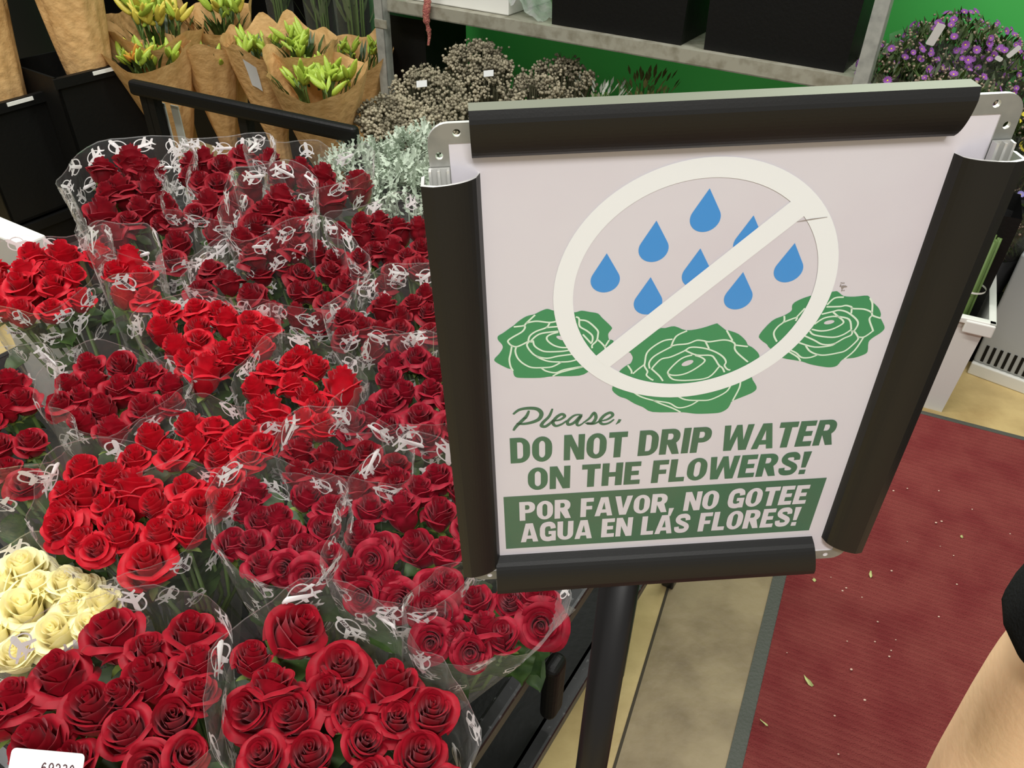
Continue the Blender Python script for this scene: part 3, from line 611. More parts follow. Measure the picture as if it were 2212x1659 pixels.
# price card leaning in the front bunch
def card(name, c, ax, ay, w, h, label, cat, draw=None, th=.0006):
    """rounded card centred at c, in-plane axes ax, ay"""
    t = MB(); n = np.cross(ax, ay); r = .004
    pts, tri = fill([rr(-w / 2, -h / 2, w / 2, h / 2, r, r, 4)]); k = len(pts)
    t.add([ax * p[0] + ay * p[1] for p in pts] + [ax * p[0] + ay * p[1] - n * th for p in pts], list(tri) + [tuple(i + k for i in q[::-1]) for q in tri], 0)
    t.add([ax * p[0] + ay * p[1] - n * th * e for e in (0, 1) for p in pts], [(i, k + i, k + (i + 1) % k, (i + 1) % k) for i in range(k)], 0)
    if draw: draw(t, lambda x, y: ax * x + ay * y + n * .0002)
    o = t.build(name, [M_kraftlab, M_inkdark], None, c, smooth=False); return tag(o, label, cat) if label else o
def digits(t, T):
    D = {'6': [[(.72, .88), (.45, 1), (.15, .75), (.05, .35), (.2, .05), (.5, 0), (.78, .2), (.7, .5), (.4, .58), (.1, .4)]], '9': [[(.2, .1), (.5, 0), (.78, .3), (.85, .7), (.65, .98), (.35, 1), (.1, .75), (.2, .48), (.5, .42), (.8, .6)]],
         '2': [[(.1, .75), (.2, .95), (.5, 1), (.78, .8), (.7, .5), (.1, .02)], [(.05, .03), (.85, .03)]], '3': [[(.1, .85), (.35, 1), (.7, .9), (.7, .62), (.4, .52), (.75, .4), (.8, .15), (.5, 0), (.1, .12)]],
         '8': [[(.45, .52), (.15, .75), (.45, 1), (.75, .75), (.45, .52), (.08, .25), (.45, 0), (.82, .25), (.45, .52)]]}
    for i, ch in enumerate('69238'):
        for s_ in D[ch]:
            c = catmull(s_, 5); P, fs = stroke([(-.0035 + i * .0062 + p[0] * .0048, .0035 + p[1] * .0075) for p in c], .0011)
            t.add([T(*p) for p in P], fs, 1)
cc = atz(95, 1678, .862); ay = np.array([.05, .75, .66]); ay /= np.linalg.norm(ay); ax = np.array([.99, -.05, .02]); ax -= ay * (ax @ ay); ax /= np.linalg.norm(ax)
card('price_card', cc, ax, ay, .066, .042, 'white rounded card with a printed number at the bottom left corner', 'price card', digits)
# ------------------------------------------------------------------ white carton at the left edge
c = atz(44, 530, .87)
m = MB(); m.box((0, 0, 0), -A1 * .20, A2 * .05, UZ * (.87 - TB)); o = soft(m.build('white_carton', M_white, None, (c[0], c[1], TB), smooth=False), .004)
tag(o, 'plain white carton at the left edge behind the scarlet roses', 'carton')
# ------------------------------------------------------------------ lily rack and kraft wrapped lilies
ba, bb = atz(285, 190, .82), atz(752, 291, .82); BD = (bb - ba); BL = np.linalg.norm(BD); BD /= BL; BB = np.array([-BD[1], BD[0], 0]); BB = BB if BB[1] > 0 else -BB
rack = thing('lily_rack', (ba[0], ba[1], 0), 'low black rack with a front rail holding the paper wrapped lilies', 'rack')
m = MB(); m.box(BD * -.02 + UZ * .795, BD * (BL + .04), BB * .03, UZ * .045); soft(m.build('front_rail', M_black, rack, smooth=False), .012, 3)
for t in (.012, .045, .5, .97):
    m = MB(); m.box(BD * (BL * t) + BB * .01, BD * .03, BB * .03, UZ * .80); m.build('post', M_black, rack, smooth=False)
m = MB(); m.box(UZ * .30, BD * BL, BB * .55, UZ * .03); m.build('bottom_shelf', M_black, rack, smooth=False)
m = MB(); m.box(BD * .085 + BB * .05 + UZ * .33, BD * .03, BB * .004, UZ * .44); m.box(BD * .005 + BB * .05 + UZ * .33, BD * .055, BB * .004, UZ * .44)
m.build('white_panel', mat('grey_white_board', srgb(176, 178, 168), .6), rack, smooth=False)
M_bg = mat('green_lily_bud', srgb(178, 200, 74), .45, noise=(30, srgb(140, 172, 56), .4, .7), transl=.15)
M_by = mat('yellow_lily_bud', srgb(222, 200, 84), .45, noise=(30, srgb(190, 190, 70), .4, .7), transl=.15)
M_bo = mat('orange_lily_bud', srgb(230, 164, 70), .45, transl=.15)
def bud_mesh(mt, k):
    r = random.Random(k); m = MB(); n, nt = 12, 9; vs = []
    for j in range(nt):
        t = j / (nt - 1); R = .155 * (math.sin(PI * min(1, .10 + t * .88)) ** .75) * (1 - .25 * t) + .01
        for i in range(n):
            a = 2 * PI * i / n; q = R * (1 + .13 * math.cos(3 * a)); vs.append((q * math.cos(a) + .05 * t * t, q * math.sin(a), t))
    m.add(vs, [(j * n + i, j * n + (i + 1) % n, (j + 1) * n + (i + 1) % n, (j + 1) * n + i) for j in range(nt - 1) for i in range(n)] + [tuple(range(n - 1, -1, -1)), tuple((nt - 1) * n + i for i in range(n))])
    me = bpy.data.meshes.new('bud'); me.from_pydata(m.v, [], m.f); me.materials.append(mt); me.polygons.foreach_set('use_smooth', [True] * len(m.f)); return me
BUD = {'g': bud_mesh(M_bg, 1), 'y': bud_mesh(M_by, 2), 'o': bud_mesh(M_bo, 3)}
def lily(px, py, z, R, cols, nb, seed, label, front=.06, H=.46, peak=.055, ln=.062, lab=False, bz=0.0, lift=0.0, tail=0.30, stand=None):
    r = random.Random(seed); c = atz(px, py, z); foot = np.array([c[0] + r.uniform(-.02, .02), c[1] + .05, z - H]); nb = int(nb * 1.3)
    if stand is not None: c = np.array([stand[0], stand[1], z]); foot = np.array([*stand[:2], z - H])
    root = thing('lily_bouquet', foot, label, 'bouquet', 'paper wrapped lily bunches')
    tc = math.atan2(-c[1], -c[0]); NA, NV = 48, 14; p1, p2, p3 = (r.uniform(0, 6.3) for _ in range(3)); ctr = c - foot
    def sf(a, v):
        d = abs((a - tc + PI) % (2 * PI) - PI); low = math.exp(-(d / .9) ** 2)
        top = H - front * low + peak * max(0, math.cos(2 * (a - p1))) ** 3 * (1 - .7 * low) + .012 * math.sin(5 * a + p2)
        k = tail + (1 - tail) * max(0, (v - .25) / .75) ** .85
        rad = R * k * (1 + .05 * math.sin(6 * a + p2 + 2 * v) * v + .03 * math.sin(11 * a + p3 - 5 * v)) + .010 * low * max(0, v - .8) * 5
        return np.array([rad * math.cos(a) + ctr[0] * v, rad * math.sin(a) + ctr[1] * v, top * v])
    m = MB(); A_ = [2 * PI * i / NA for i in range(NA)]
    m.add([sf(a, j / NV) for j in range(NV + 1) for a in A_], [(j * NA + i, j * NA + (i + 1) % NA, (j + 1) * NA + (i + 1) % NA, (j + 1) * NA + i) for j in range(NV) for i in range(NA)])
    w = m.build('paper_wrap', M_kraft, root)
    if lab:
        m = MB(); vs = [sf(tc - .55 + i * .17, .70 + j * .10) + np.array([math.cos(tc), math.sin(tc), 0]) * .004 for j in range(3) for i in range(3)]
        m.add(vs, [(3 * j + i, 3 * j + i + 1, 3 * j + i + 4, 3 * j + i + 3) for j in range(2) for i in range(2)]); tag(m.build('label', M_kraftlab, root), 'white sticker')
    ms = MB(); nh = max(3, nb // 4)
    heads = [(r.uniform(0, 6.3), R * .62 * math.sqrt((k + .3) / nh)) for k in range(nh)]
    for k in range(nb):
        a, q = heads[k % nh]; b0 = np.array([ctr[0] + q * math.cos(a), ctr[1] + q * math.sin(a), H - .055 + bz + r.uniform(-.02, .025)])
        L = ln * r.uniform(.6, 1.1); a2 = r.uniform(0, 6.3); el = r.uniform(.35, 1.2)
        d = Vector((math.cos(a2) * math.cos(el), math.sin(a2) * math.cos(el) - .15, math.sin(el) + .25)).normalized()
        o = bpy.data.objects.new('bud', BUD[r.choice(cols)]); COL.objects.link(o); o.parent = root
        o.matrix_basis = Matrix.Translation(Vector(b0) + d * .012) @ Vector((0, 0, 1)).rotation_difference(d).to_matrix().to_4x4() @ Matrix.Scale(L, 4)
        ms.tube([b0 + np.array(d) * .014, b0 - UZ * .02, b0 * np.array([.6, .6, .6])], .0022, 5)
    ms.build('stem', M_stem, root)
    m = MB()
    for k in range(26):
        a, q = r.uniform(0, 6.3), R * .75 * math.sqrt(r.random()); o = np.array([ctr[0] + q * math.cos(a), ctr[1] + q * math.sin(a), H - .075]); d = np.array([math.cos(a) * .5, math.sin(a) * .5, 1]); s_ = np.array([-math.sin(a), math.cos(a), 0])
        m.add([o - s_ * .004, o + s_ * .004, o + d * .035 + s_ * .007, o + d * .035 - s_ * .007, o + d * .07 + np.array([math.cos(a), math.sin(a), 0]) * .015], [(0, 1, 2, 3), (3, 2, 4)])
    tag(m.build('foliage', M_leaf, root), kind='stuff')
    return root
lily(332, 40, .90, 0.158, 'ggyy', 46, 1, 'paper wrapped lilies with yellowish buds at the back left of the rack', bz=.055, ln=.075)
lily(318, 100, .84, 0.142, 'gggggyo', 44, 2, 'paper wrapped lilies with an orange bud at the left front of the rack', front=.045)
lily(470, 24, .90, 0.122, 'ggy', 22, 3, 'paper wrapped lilies behind the others, pale paper peak at their right', bz=.05)
lily(446, 96, .83, 0.104, 'g', 12, 4, 'closed kraft paper wrap of lilies second from the left', front=-.02, bz=-.03)
lily(556, 82, .86, 0.116, 'gg', 24, 5, 'paper wrapped lilies with a white sticker, third along the rack', front=.035, lab=True, bz=.01)
lily(648, 80, .88, 0.116, 'g', 22, 6, 'paper wrapped lilies just behind the big green bunch', front=.05, bz=.02)
lily(768, 98, .70, .150, 'g', 22, 7, 'paper wrapped lilies partly behind the grey shelf post', front=.05, bz=.02)
lily(686, 148, .82, 0.165, 'g', 44, 8, 'big paper wrapped bunch of green lily buds at the right end of the rack', front=.05, ln=.07)
lily(20, -30, 1.02, .10, 'gy', 10, 9, 'paper wrapped lilies in the upper left corner, only the paper showing', front=.03, tail=.6, H=.50, stand=atz(24, 200, .74) - E1 * .05)
lily(178, -60, 1.08, .10, 'gy', 10, 10, 'paper wrapped lilies standing in the crate left of the rack', front=.0, tail=.6, H=.50, stand=atz(214, 142, .80) - E1 * .05)
# ------------------------------------------------------------------ black crates at the left
def crate(pa, pb, dep, h, label, lip=.03, clip=True):
    pa, pb = np.array(pa), np.array(pb); a = pb - pa; a[2] = 0; L = np.linalg.norm(a); a /= L; b_ = np.array([-a[1], a[0], 0]); b_ = b_ if b_[0] < 0 else -b_; th = .008
    o = thing('flower_crate', (pa[0], pa[1], pa[2] - h), label, 'crate')
    m = MB(); m.box((0, 0, 0), a * L, b_ * dep, UZ * th)
    for q in ((np.zeros(3), a * L, b_ * th), (b_ * (dep - th), a * L, b_ * th), (np.zeros(3), a * th, b_ * dep), (a * (L - th), a * th, b_ * dep)): m.box(q[0], q[1], q[2], UZ * h)
    m.box(-b_ * .012 + UZ * (h - lip) - a * .012, a * (L + .024), b_ * .012, UZ * lip); m.box(a * L + UZ * (h - lip) - b_ * .0, a * .012, b_ * dep, UZ * lip)
    m.build('body', M_black, o, smooth=False)
    if clip:
        m = MB(); m.box(a * (L * .42) - b_ * .016 + UZ * (h - .014), a * .085, b_ * .004, UZ * .011); m.build('label_clip', M_white, o, smooth=False)
    return o
ca, cb = atz(118, 170, .80), atz(292, 128, .80)
crate(ca, cb, .30, .40, 'black crate left of the lily rack with a white strip on its rim')
crate(ca - UZ * .41, cb - UZ * .41, .30, .39, 'black crate underneath the one left of the lily rack', clip=False)
ca, cb = atz(-70, 240, .74), atz(108, 192, .74)
crate(ca, cb, .30, .38, 'black crate in the upper left corner with a white strip on its rim')
crate(ca - UZ * .39, cb - UZ * .39, .30, .35, 'black crate underneath the upper left corner one', clip=False)
# ------------------------------------------------------------------ dark board and wrapped greenery behind the lilies
q0 = sl(775, .56, 1.0); q0[2] = 0
m = MB(); m.box((0, 0, 0), SD * 2.45, SB * .03, UZ * 2.3)  # plain black board, added so the background left of the post stays dark
tag(m.build('added_dark_panel', M_black, None, q0, smooth=False), 'tall black panel added behind the lilies to darken the background', 'panel')
def greenery(px, dep_off, z0, z1, R, seed, label):
    r = random.Random(seed); P = sl(px, dep_off, (z0 + z1) / 2); P[2] = z0; root = thing('greenery_bundle', P, label, 'foliage bundle', 'film wrapped greenery'); H = z1 - z0
    for k in range(16):
        a, q = r.uniform(0, 6.3), R * .7 * math.sqrt(r.random()); m = MB(); b0 = np.array([q * math.cos(a), q * math.sin(a), 0])
        m.tube([b0 * .5, b0 * .6 + UZ * H * .4, b0 + UZ * H], .0045, 6); m.build('stem', M_stem, root)
    m = MB()
    for k in range(60):
        a, q, z = r.uniform(0, 6.3), R * .7 * r.random(), r.uniform(.35, 1) * H; o = np.array([q * math.cos(a), q * math.sin(a), z]); d = np.array([math.cos(a) * .5, math.sin(a) * .5, 1]) * .12; s_ = np.array([-math.sin(a), math.cos(a), 0]) * .014
        m.add([o - s_ * .3, o + s_ * .3, o + d * .5 + s_, o + d * .5 - s_, o + d], [(0, 1, 2, 3), (3, 2, 4)])
    tag(m.build('foliage', mat('sage_leaf', srgb(122, 140, 96), .6, transl=.2), root), kind='stuff')
    m = MB(); m.tube([(0, 0, 0), (0, 0, H * .3), (0, 0, H * .31), (0, 0, H)], [R * .55, R * .75, R * .8, R], 24, cap=False); m.build('sleeve', M_film, root)
greenery(690, .20, .43, 1.15, .085, 1, 'film wrapped greenery behind the lilies, left of the shelf post')
greenery(762, .22, .43, 1.2, .10, 2, 'pale film wrapped greenery touching the shelf post')
greenery(600, .30, .43, 1.1, .075, 3, 'dim film wrapped greenery further left behind the lilies')
greenery(480, .30, .43, 1.1, .08, 4, 'dim film wrapped greenery behind the yellowish lilies')
m = MB(); m.box((0, 0, 0), SD * 1.6, SB * .34, UZ * .42); P = sl(770, .09, .8); P[2] = 0
tag(m.build('black_bench', M_black, None, P, smooth=False), 'black bench behind the lily rack carrying wrapped greenery', 'bench')
# ------------------------------------------------------------------ grey shelving
sh = thing('shelf_unit', (ra[0], ra[1], 0), 'grey steel shelving with black bins in front of the green wall', 'shelf')
R0 = np.array(sh.location); LN = np.linalg.norm(rb_ - ra); bh = .045
m = MB(); m.box(SD * -.02 + UZ * (zb - bh), SD * (LN + .10), SB * .012, UZ * bh); m.box(SD * -.02 + UZ * (zb - bh), SD * (LN + .10), SB * .03, UZ * .004); m.build('front_beam', M_shelf, sh, smooth=False)
m = MB(); m.box(SD * -.02 + UZ * (zb - .012) + SB * .012, SD * (LN + .10), SB * .46, UZ * .012); m.build('upper_deck', M_shelf, sh, smooth=False)
m = MB(); m.box(SD * -.02 + UZ * .37, SD * (LN + .10), SB * .48, UZ * .02); m.build('lower_deck', M_shelf, sh, smooth=False)
M_post = mat('zinc_post', srgb(176, 178, 170), .45, .35, noise=(30, srgb(150, 152, 146), .4, .7))
for px, off in ((1852, -.01), (803, -.03)):
    P = sl(px, off, .93 if px > 1000 else .95); P = rel(P, sh); P[2] = 0
    m = MB(); m.box(P, -SD * .042, SB * .003, UZ * 2.0); m.box(P - SD * (.042 if px > 1000 else 0.042), SD * .003, SB * .042, UZ * 2.0)
    m.build('post', M_post, sh, smooth=False)
    m = MB(); m.box(P + UZ * (zb - .10) + SD * .0 - SB * .004, SD * .06 if px > 1000 else -SD * .06, SB * .004, UZ * .03); m.build('beam_bracket', M_shelf, sh, smooth=False)
for px in (1852, 803):
    P = rel(sl(px, .44, .95), sh); P[2] = 0; m = MB(); m.box(P, -SD * .04, SB * .003, UZ * 2.0); m.build('rear_post', M_post, sh, smooth=False)
m = MB(); P = rel(sl(960, .03, zb), sh); P[2] = 0
def bin_(px0, px1, h, dep, label, taper=.88):
    a, b_ = sl(px0, .03), sl(px1, .03); a[2] = b_[2] = zb + .001; D = b_ - a; L = np.linalg.norm(D); D /= L
    o = thing('flower_bin', a, label, 'bin', 'black bins on the grey shelf'); m = MB()
    g = (1 / taper - 1) / 2; lo = [np.zeros(3), D * L, D * L + SB * dep, SB * dep]; e = .05
    hi = [lo[0] - D * L * g * .3 - SB * .005 + UZ * h, lo[1] + D * L * g * .3 - SB * .005 + UZ * h, lo[2] + D * L * g * .3 + SB * .02 + UZ * h, lo[3] - D * L * g * .3 + SB * .02 + UZ * h]
    m.add(lo + hi, [(3, 2, 1, 0), (0, 1, 5, 4), (1, 2, 6, 5), (2, 3, 7, 6), (3, 0, 4, 7)]); x = m.build('body', M_black, o, smooth=False); s = x.modifiers.new('wall', 'SOLIDIFY'); s.thickness = .004
    m = MB(); m.box(hi[0] - SB * .012 - UZ * .02 - D * .01, hi[1] - hi[0] + D * .02, SB * .012, UZ * .02); m.box(hi[3] - UZ * .02 - D * .01, hi[2] - hi[3] + D * .02, SB * .012, UZ * .02); m.build('rim', M_black, o, smooth=False)
bin_(1192, 1470, .34, .30, 'left of the two black bins on the grey shelf'); bin_(1520, 1822, .34, .30, 'right of the two black bins on the grey shelf')
a = sl(875, .04); b_ = sl(1098, .04); a[2] = zb + .001
m = MB(); m.box((0, 0, 0), rel(b_, thing.__class__ and sh) - rel(a, sh) - UZ * (rel(b_, sh)[2] - rel(a, sh)[2]), SB * .30, UZ * .16)
tag(soft(m.build('white_shelf_carton', M_white, None, a, smooth=False), .004), 'white carton on the left end of the grey shelf', 'carton')
rs = random.Random(4); m = MB(); gx, gy = 16, 12
P = sl(1080, .02); P[2] = zb + .002; Lb = .17
m.add([(-SD * (Lb * i / (gx - 1))) + SB * (.16 * j / (gy - 1)) + UZ * max(.0, (.11 * (1 - (i / (gx - 1)) ** 1.2)) * (.7 + .5 * math.sin(1.1 * i + .9 * j) * .4) + rs.uniform(-.008, .008)) for j in range(gy) for i in range(gx)], [(j * gx + i, j * gx + i + 1, (j + 1) * gx + i + 1, (j + 1) * gx + i) for j in range(gy - 1) for i in range(gx - 1)])
tag(m.build('plastic_bag', film_mat('milky_bag', .4, .8, rough=.3), None, P), 'crumpled clear bag between the carton and the left black bin', 'bag')
P = sl(835, .10, .5); P[2] = .39
m = MB(); a_ = sl(925, .10, .5) - sl(835, .10, .5); a_[2] = 0; m.box((0, 0, 0), a_, SB * .28, UZ * .42)
tag(m.build('black_tub', M_black, None, P, smooth=False), 'black tub on the lower shelf just right of the left post', 'tub')
# amaranth strand hanging over the beam
P = sl(922, -.02); P[2] = zb + .19; zbot = atd(925, 138, pix(P)[2])[2]
m = MB(); rs = random.Random(3); nn = 46; Ls = P[2] - zbot
pts = [np.array([.004 * math.sin(k * .35), .004 * math.cos(k * .3), -Ls * k / nn]) for k in range(nn + 1)]
pts = [np.array(SB * .10 + UZ * -.01), np.array(SB * .05 + UZ * .012)] + pts
m.tube(pts, [.0125 * (1 + .28 * rs.uniform(-1, 1)) * (1 if k < nn * .7 else 1 - .6 * (k - nn * .7) / (nn * .33)) for k in range(len(pts))], 9)
tag(m.build('amaranth_strand', mat('coral_amaranth', srgb(168, 92, 84), .8, noise=(90, srgb(196, 130, 110), .45, .65), bump=(220, 1.0)), None, P), 'coral amaranth strand hanging over the shelf edge', 'flower')
# ------------------------------------------------------------------ silver brunia, dusty miller
M_ball = mat('brunia_head', srgb(164, 155, 130), .8, noise=(14, srgb(92, 86, 68), .4, .7)); M_bst = mat('brunia_stem', srgb(88, 86, 62), .8, noise=(20, srgb(60, 60, 40), .4, .7))
def ico(n=1):
    t = (1 + 5 ** .5) / 2; v = [(-1, t, 0), (1, t, 0), (-1, -t, 0), (1, -t, 0), (0, -1, t), (0, 1, t), (0, -1, -t), (0, 1, -t), (t, 0, -1), (t, 0, 1), (-t, 0, -1), (-t, 0, 1)]
    f = [(0, 11, 5), (0, 5, 1), (0, 1, 7), (0, 7, 10), (0, 10, 11), (1, 5, 9), (5, 11, 4), (11, 10, 2), (10, 7, 6), (7, 1, 8), (3, 9, 4), (3, 4, 2), (3, 2, 6), (3, 6, 8), (3, 8, 9), (4, 9, 5), (2, 4, 11), (6, 2, 10), (8, 6, 7), (9, 8, 1)]
    k = (1 + t * t) ** .5; return np.array(v) / k, f
IV, IF = ico()
def brunia(px, py, z, R, seed, label, base=.39, nball=520, tagp=False, tone=None):
    r = random.Random(seed); c = atz(px, py, z); root = thing('brunia_bunch', (c[0], c[1], base), label, 'bunch', 'silver brunia bunches'); H = z - base
    ms, mb = MB(), MB()
    for k in range(130):
        a, q = r.uniform(0, 6.3), R * math.sqrt(r.random()); hz = H - .55 * q * q / R + r.uniform(-.03, .01); tip = np.array([q * math.cos(a), q * math.sin(a), hz])
        ms.tube([tip * np.array([.25, .25, 0]), tip * np.array([.7, .7, .6]), tip - UZ * .02], [.003, .0028, .0025], 4, cap=False)
        for j in range(7):                                       # needle leaves
            o = tip * (1 - .035 * j) - UZ * .01 * j; b2 = r.uniform(0, 6.3); d = np.array([math.cos(b2) * .012, math.sin(b2) * .012, .022]); s_ = np.array([-math.sin(b2), math.cos(b2), 0]) * .0016
            ms.add([o - s_, o + s_, o + d], [(0, 1, 2)])
        for j in range(nball // 90):
            b = tip + np.array([r.gauss(0, .011), r.gauss(0, .011), r.uniform(-.02, .012)]); rad = r.uniform(.0042, .0072); mb.add([b + v * rad for v in IV], IF)
    tag(ms.build('stems', M_bst, root), kind='stuff'); tag(mb.build('seed_heads', M_ball, root), kind='stuff')
    if tagp:
        m = MB(); m.box(np.array([-.03, -R * .8, H - .03]), (.035, 0, .004), (0, .004, .02), (0, .001, 0)); m.build('label', M_kraftlab, root, smooth=False)
brunia(842, 212, .73, .135, 1, 'silver brunia bunch at the left front below the shelf, palest heads', nball=720)
brunia(925, 150, .78, .13, 2, 'silver brunia bunch behind the palest one, with a paper label', tagp=True)
brunia(980, 215, .72, .13, 3, 'silver brunia bunch just left of the sign top corner')
brunia(1065, 130, .76, .13, 4, 'silver brunia bunch behind the upper left corner of the sign', tagp=True)
brunia(1030, 92, .80, .12, 5, 'silver brunia bunch furthest back below the shelf')
brunia(1165, 170, .74, .14, 6, 'dark silver brunia bunch at the right end of its row', nball=380)
brunia(1215, 128, .77, .13, 8, 'darkest silver brunia bunch beside the green wall', nball=380)
brunia(885, 232, .71, .12, 9, 'silver brunia bunch between the palest one and the dusty miller', nball=720)
brunia(1100, 232, .70, .12, 7, 'silver brunia bunch showing just over the left end of the top rail')
M_dm = mat('dusty_miller_leaf', srgb(186, 196, 178), .7, noise=(14, srgb(150, 164, 144), .4, .7), transl=.15)
M_bkt = mat('grey_black_bucket', (.02, .02, .02), .4)
def dusty(px, py, z, R, seed, label, base=.40):
    r = random.Random(seed); c = atz(px, py, z); root = thing('dusty_miller_bunch', (c[0], c[1], base), label, 'bunch', 'silver foliage bunches'); H = z - base; m = MB()
    for k in range(420):
        a, q = r.uniform(0, 6.3), R * math.sqrt(r.random()); tip = np.array([q * math.cos(a), q * math.sin(a), H - .5 * q * q / R + r.uniform(-.035, .01)])
        b = r.uniform(0, 6.3); d = np.array([math.cos(b), math.sin(b), r.uniform(.1, 1.3)]); d /= np.linalg.norm(d); s_ = np.cross(d, UZ); s_ /= np.linalg.norm(s_) + 1e-9; u = np.cross(s_, d); L = r.uniform(.022, .038); cv = r.uniform(-.5, .9); vs = []
        for j in range(6):
            t = j / 5; w = (.0018 + .0052 * abs(math.sin(t * PI * 2.5)) * (1 - .4 * t)); p = tip + d * L * t + u * L * cv * t * t * .8
            vs += [p - s_ * w + u * .0015, p + s_ * w + u * .0015]
        m.add(vs, [(2 * j, 2 * j + 1, 2 * j + 3, 2 * j + 2) for j in range(5)])
    tag(m.build('foliage', M_dm, root), kind='stuff')
    m = MB()
    for k in range(30):
        a, q = r.uniform(0, 6.3), R * .85 * math.sqrt(r.random()); m.tube([(q * .2 * math.cos(a), q * .2 * math.sin(a), 0), (q * math.cos(a), q * math.sin(a), H - .06)], .0022, 5)
    tag(m.build('stems', M_dm, root), kind='stuff')
    n = 40; m = MB(); m.add([np.array([(R * (.3 + .75 * v ** .7) * (1 + .03 * math.sin(7 * 2 * PI * i / n + 5 * v))) * math.cos(2 * PI * i / n), (R * (.3 + .75 * v ** .7)) * math.sin(2 * PI * i / n), .01 + (H - .045) * v]) for v in np.linspace(0, 1, 8) for i in range(n)], [(j * n + i, j * n + (i + 1) % n, (j + 1) * n + (i + 1) % n, (j + 1) * n + i) for j in range(7) for i in range(n)])
    m.build('sleeve', film_mat('milky_cellophane', .14, .6), root)
    b = MB(); b.tube([(0, 0, 0), (0, 0, .006), (0, 0, .30), (0, 0, .30), (0, 0, .02)], [R * .7, R * .72, R * .85, R * .82, R * .68], 28, cap=True)
    tag(b.build('flower_bucket', M_bkt, None, (c[0], c[1], base - .012 - .02), smooth=True), 'black bucket under the ' + short(label), 'bucket')
    b = MB(); b.box((-.13, -.13, 0), (.26, 0, 0), (0, .26, 0), (0, 0, base - .032)); tag(b.build('black_box_stand', M_black, None, (c[0], c[1], 0), smooth=False), 'black block raising the ' + short(label), 'stand')
dusty(790, 322, .80, .120, 1, 'silver dusty miller at the left, beside the paper wraps')
dusty(872, 366, .79, .125, 2, 'silver dusty miller against the sign bracket, nearest the roses')
dusty(905, 290, .80, .105, 3, 'silver dusty miller behind the sign corner')
# green sprigs behind the top rail
def sprig(px, py, z, R, seed, label, mt, n=70, base=.39):
    r = random.Random(seed); c = atz(px, py, z); root = thing('sprig_bunch', (c[0], c[1], base), label, 'bunch'); H = z - base; m = MB()
    for k in range(n):
        a, q = r.uniform(0, 6.3), R * math.sqrt(r.random()); o = np.array([q * math.cos(a), q * math.sin(a), H + r.uniform(-.05, 0)]); d = np.array([math.cos(a) * .02, math.sin(a) * .02, .03]); s_ = np.array([-math.sin(a), math.cos(a), 0]) * .006
        m.add([o - s_ * .3, o + s_ * .3, o + d * .5 + s_, o + d * .5 - s_, o + d], [(0, 1, 2, 3), (3, 2, 4)])
    tag(m.build('foliage', mt, root), kind='stuff'); m = MB()
    for k in range(12):
        a, q = r.uniform(0, 6.3), R * .8 * r.random(); m.tube([(q * .2 * math.cos(a), q * .2 * math.sin(a), 0), (q * math.cos(a), q * math.sin(a), H - .02)], .003, 5)
    tag(m.build('stems', M_stem, root), kind='stuff')
sprig(1395, 172, .72, .12, 1, 'dull green sprigs peeping over the middle of the top rail', mat('dull_sprig', srgb(110, 112, 66), .7))
sprig(1296, 190, .70, .10, 2, 'white papery petals peeping over the top rail left of the sprigs', mat('papery_petal', srgb(210, 214, 200), .7, transl=.3), 40)
# ------------------------------------------------------------------ asters at the right
M_pur = mat('aster_purple', srgb(140, 74, 160), .6, transl=.2); M_lav = mat('aster_lavender', srgb(140, 132, 196), .6, transl=.2); M_yel = mat('aster_yellow', srgb(226, 208, 60), .6, transl=.2)
M_abud = mat('aster_bud', srgb(150, 130, 112), .8); M_alf = mat('aster_leaf', srgb(66, 84, 36), .6, noise=(25, srgb(38, 50, 22), .4, .7), transl=.2)
def daisy(mt):
    m = MB(); n = 14
    for k in range(n):
        a = 2 * PI * k / n; c, s_ = math.cos(a), math.sin(a); w = .17
        m.add([(.15 * c + w * .4 * s_, .15 * s_ - w * .4 * c, 0), (.15 * c - w * .4 * s_, .15 * s_ + w * .4 * c, 0), (.7 * c - w * s_, .7 * s_ + w * c, .22), (1.0 * c, 1.0 * s_, .25), (.7 * c + w * s_, .7 * s_ - w * c, .22)], [(0, 1, 2, 3, 4)], 0)
    m.add([v * np.array([.22, .22, .15]) for v in IV], IF, 1)
    me = bpy.data.meshes.new('flower'); me.from_pydata(m.v, [], m.f); me.materials.append(mt); me.materials.append(M_yel); me.polygons.foreach_set('material_index', m.m); return me
DA = {'p': daisy(M_pur), 'l': daisy(M_lav), 'y': daisy(M_yel)}
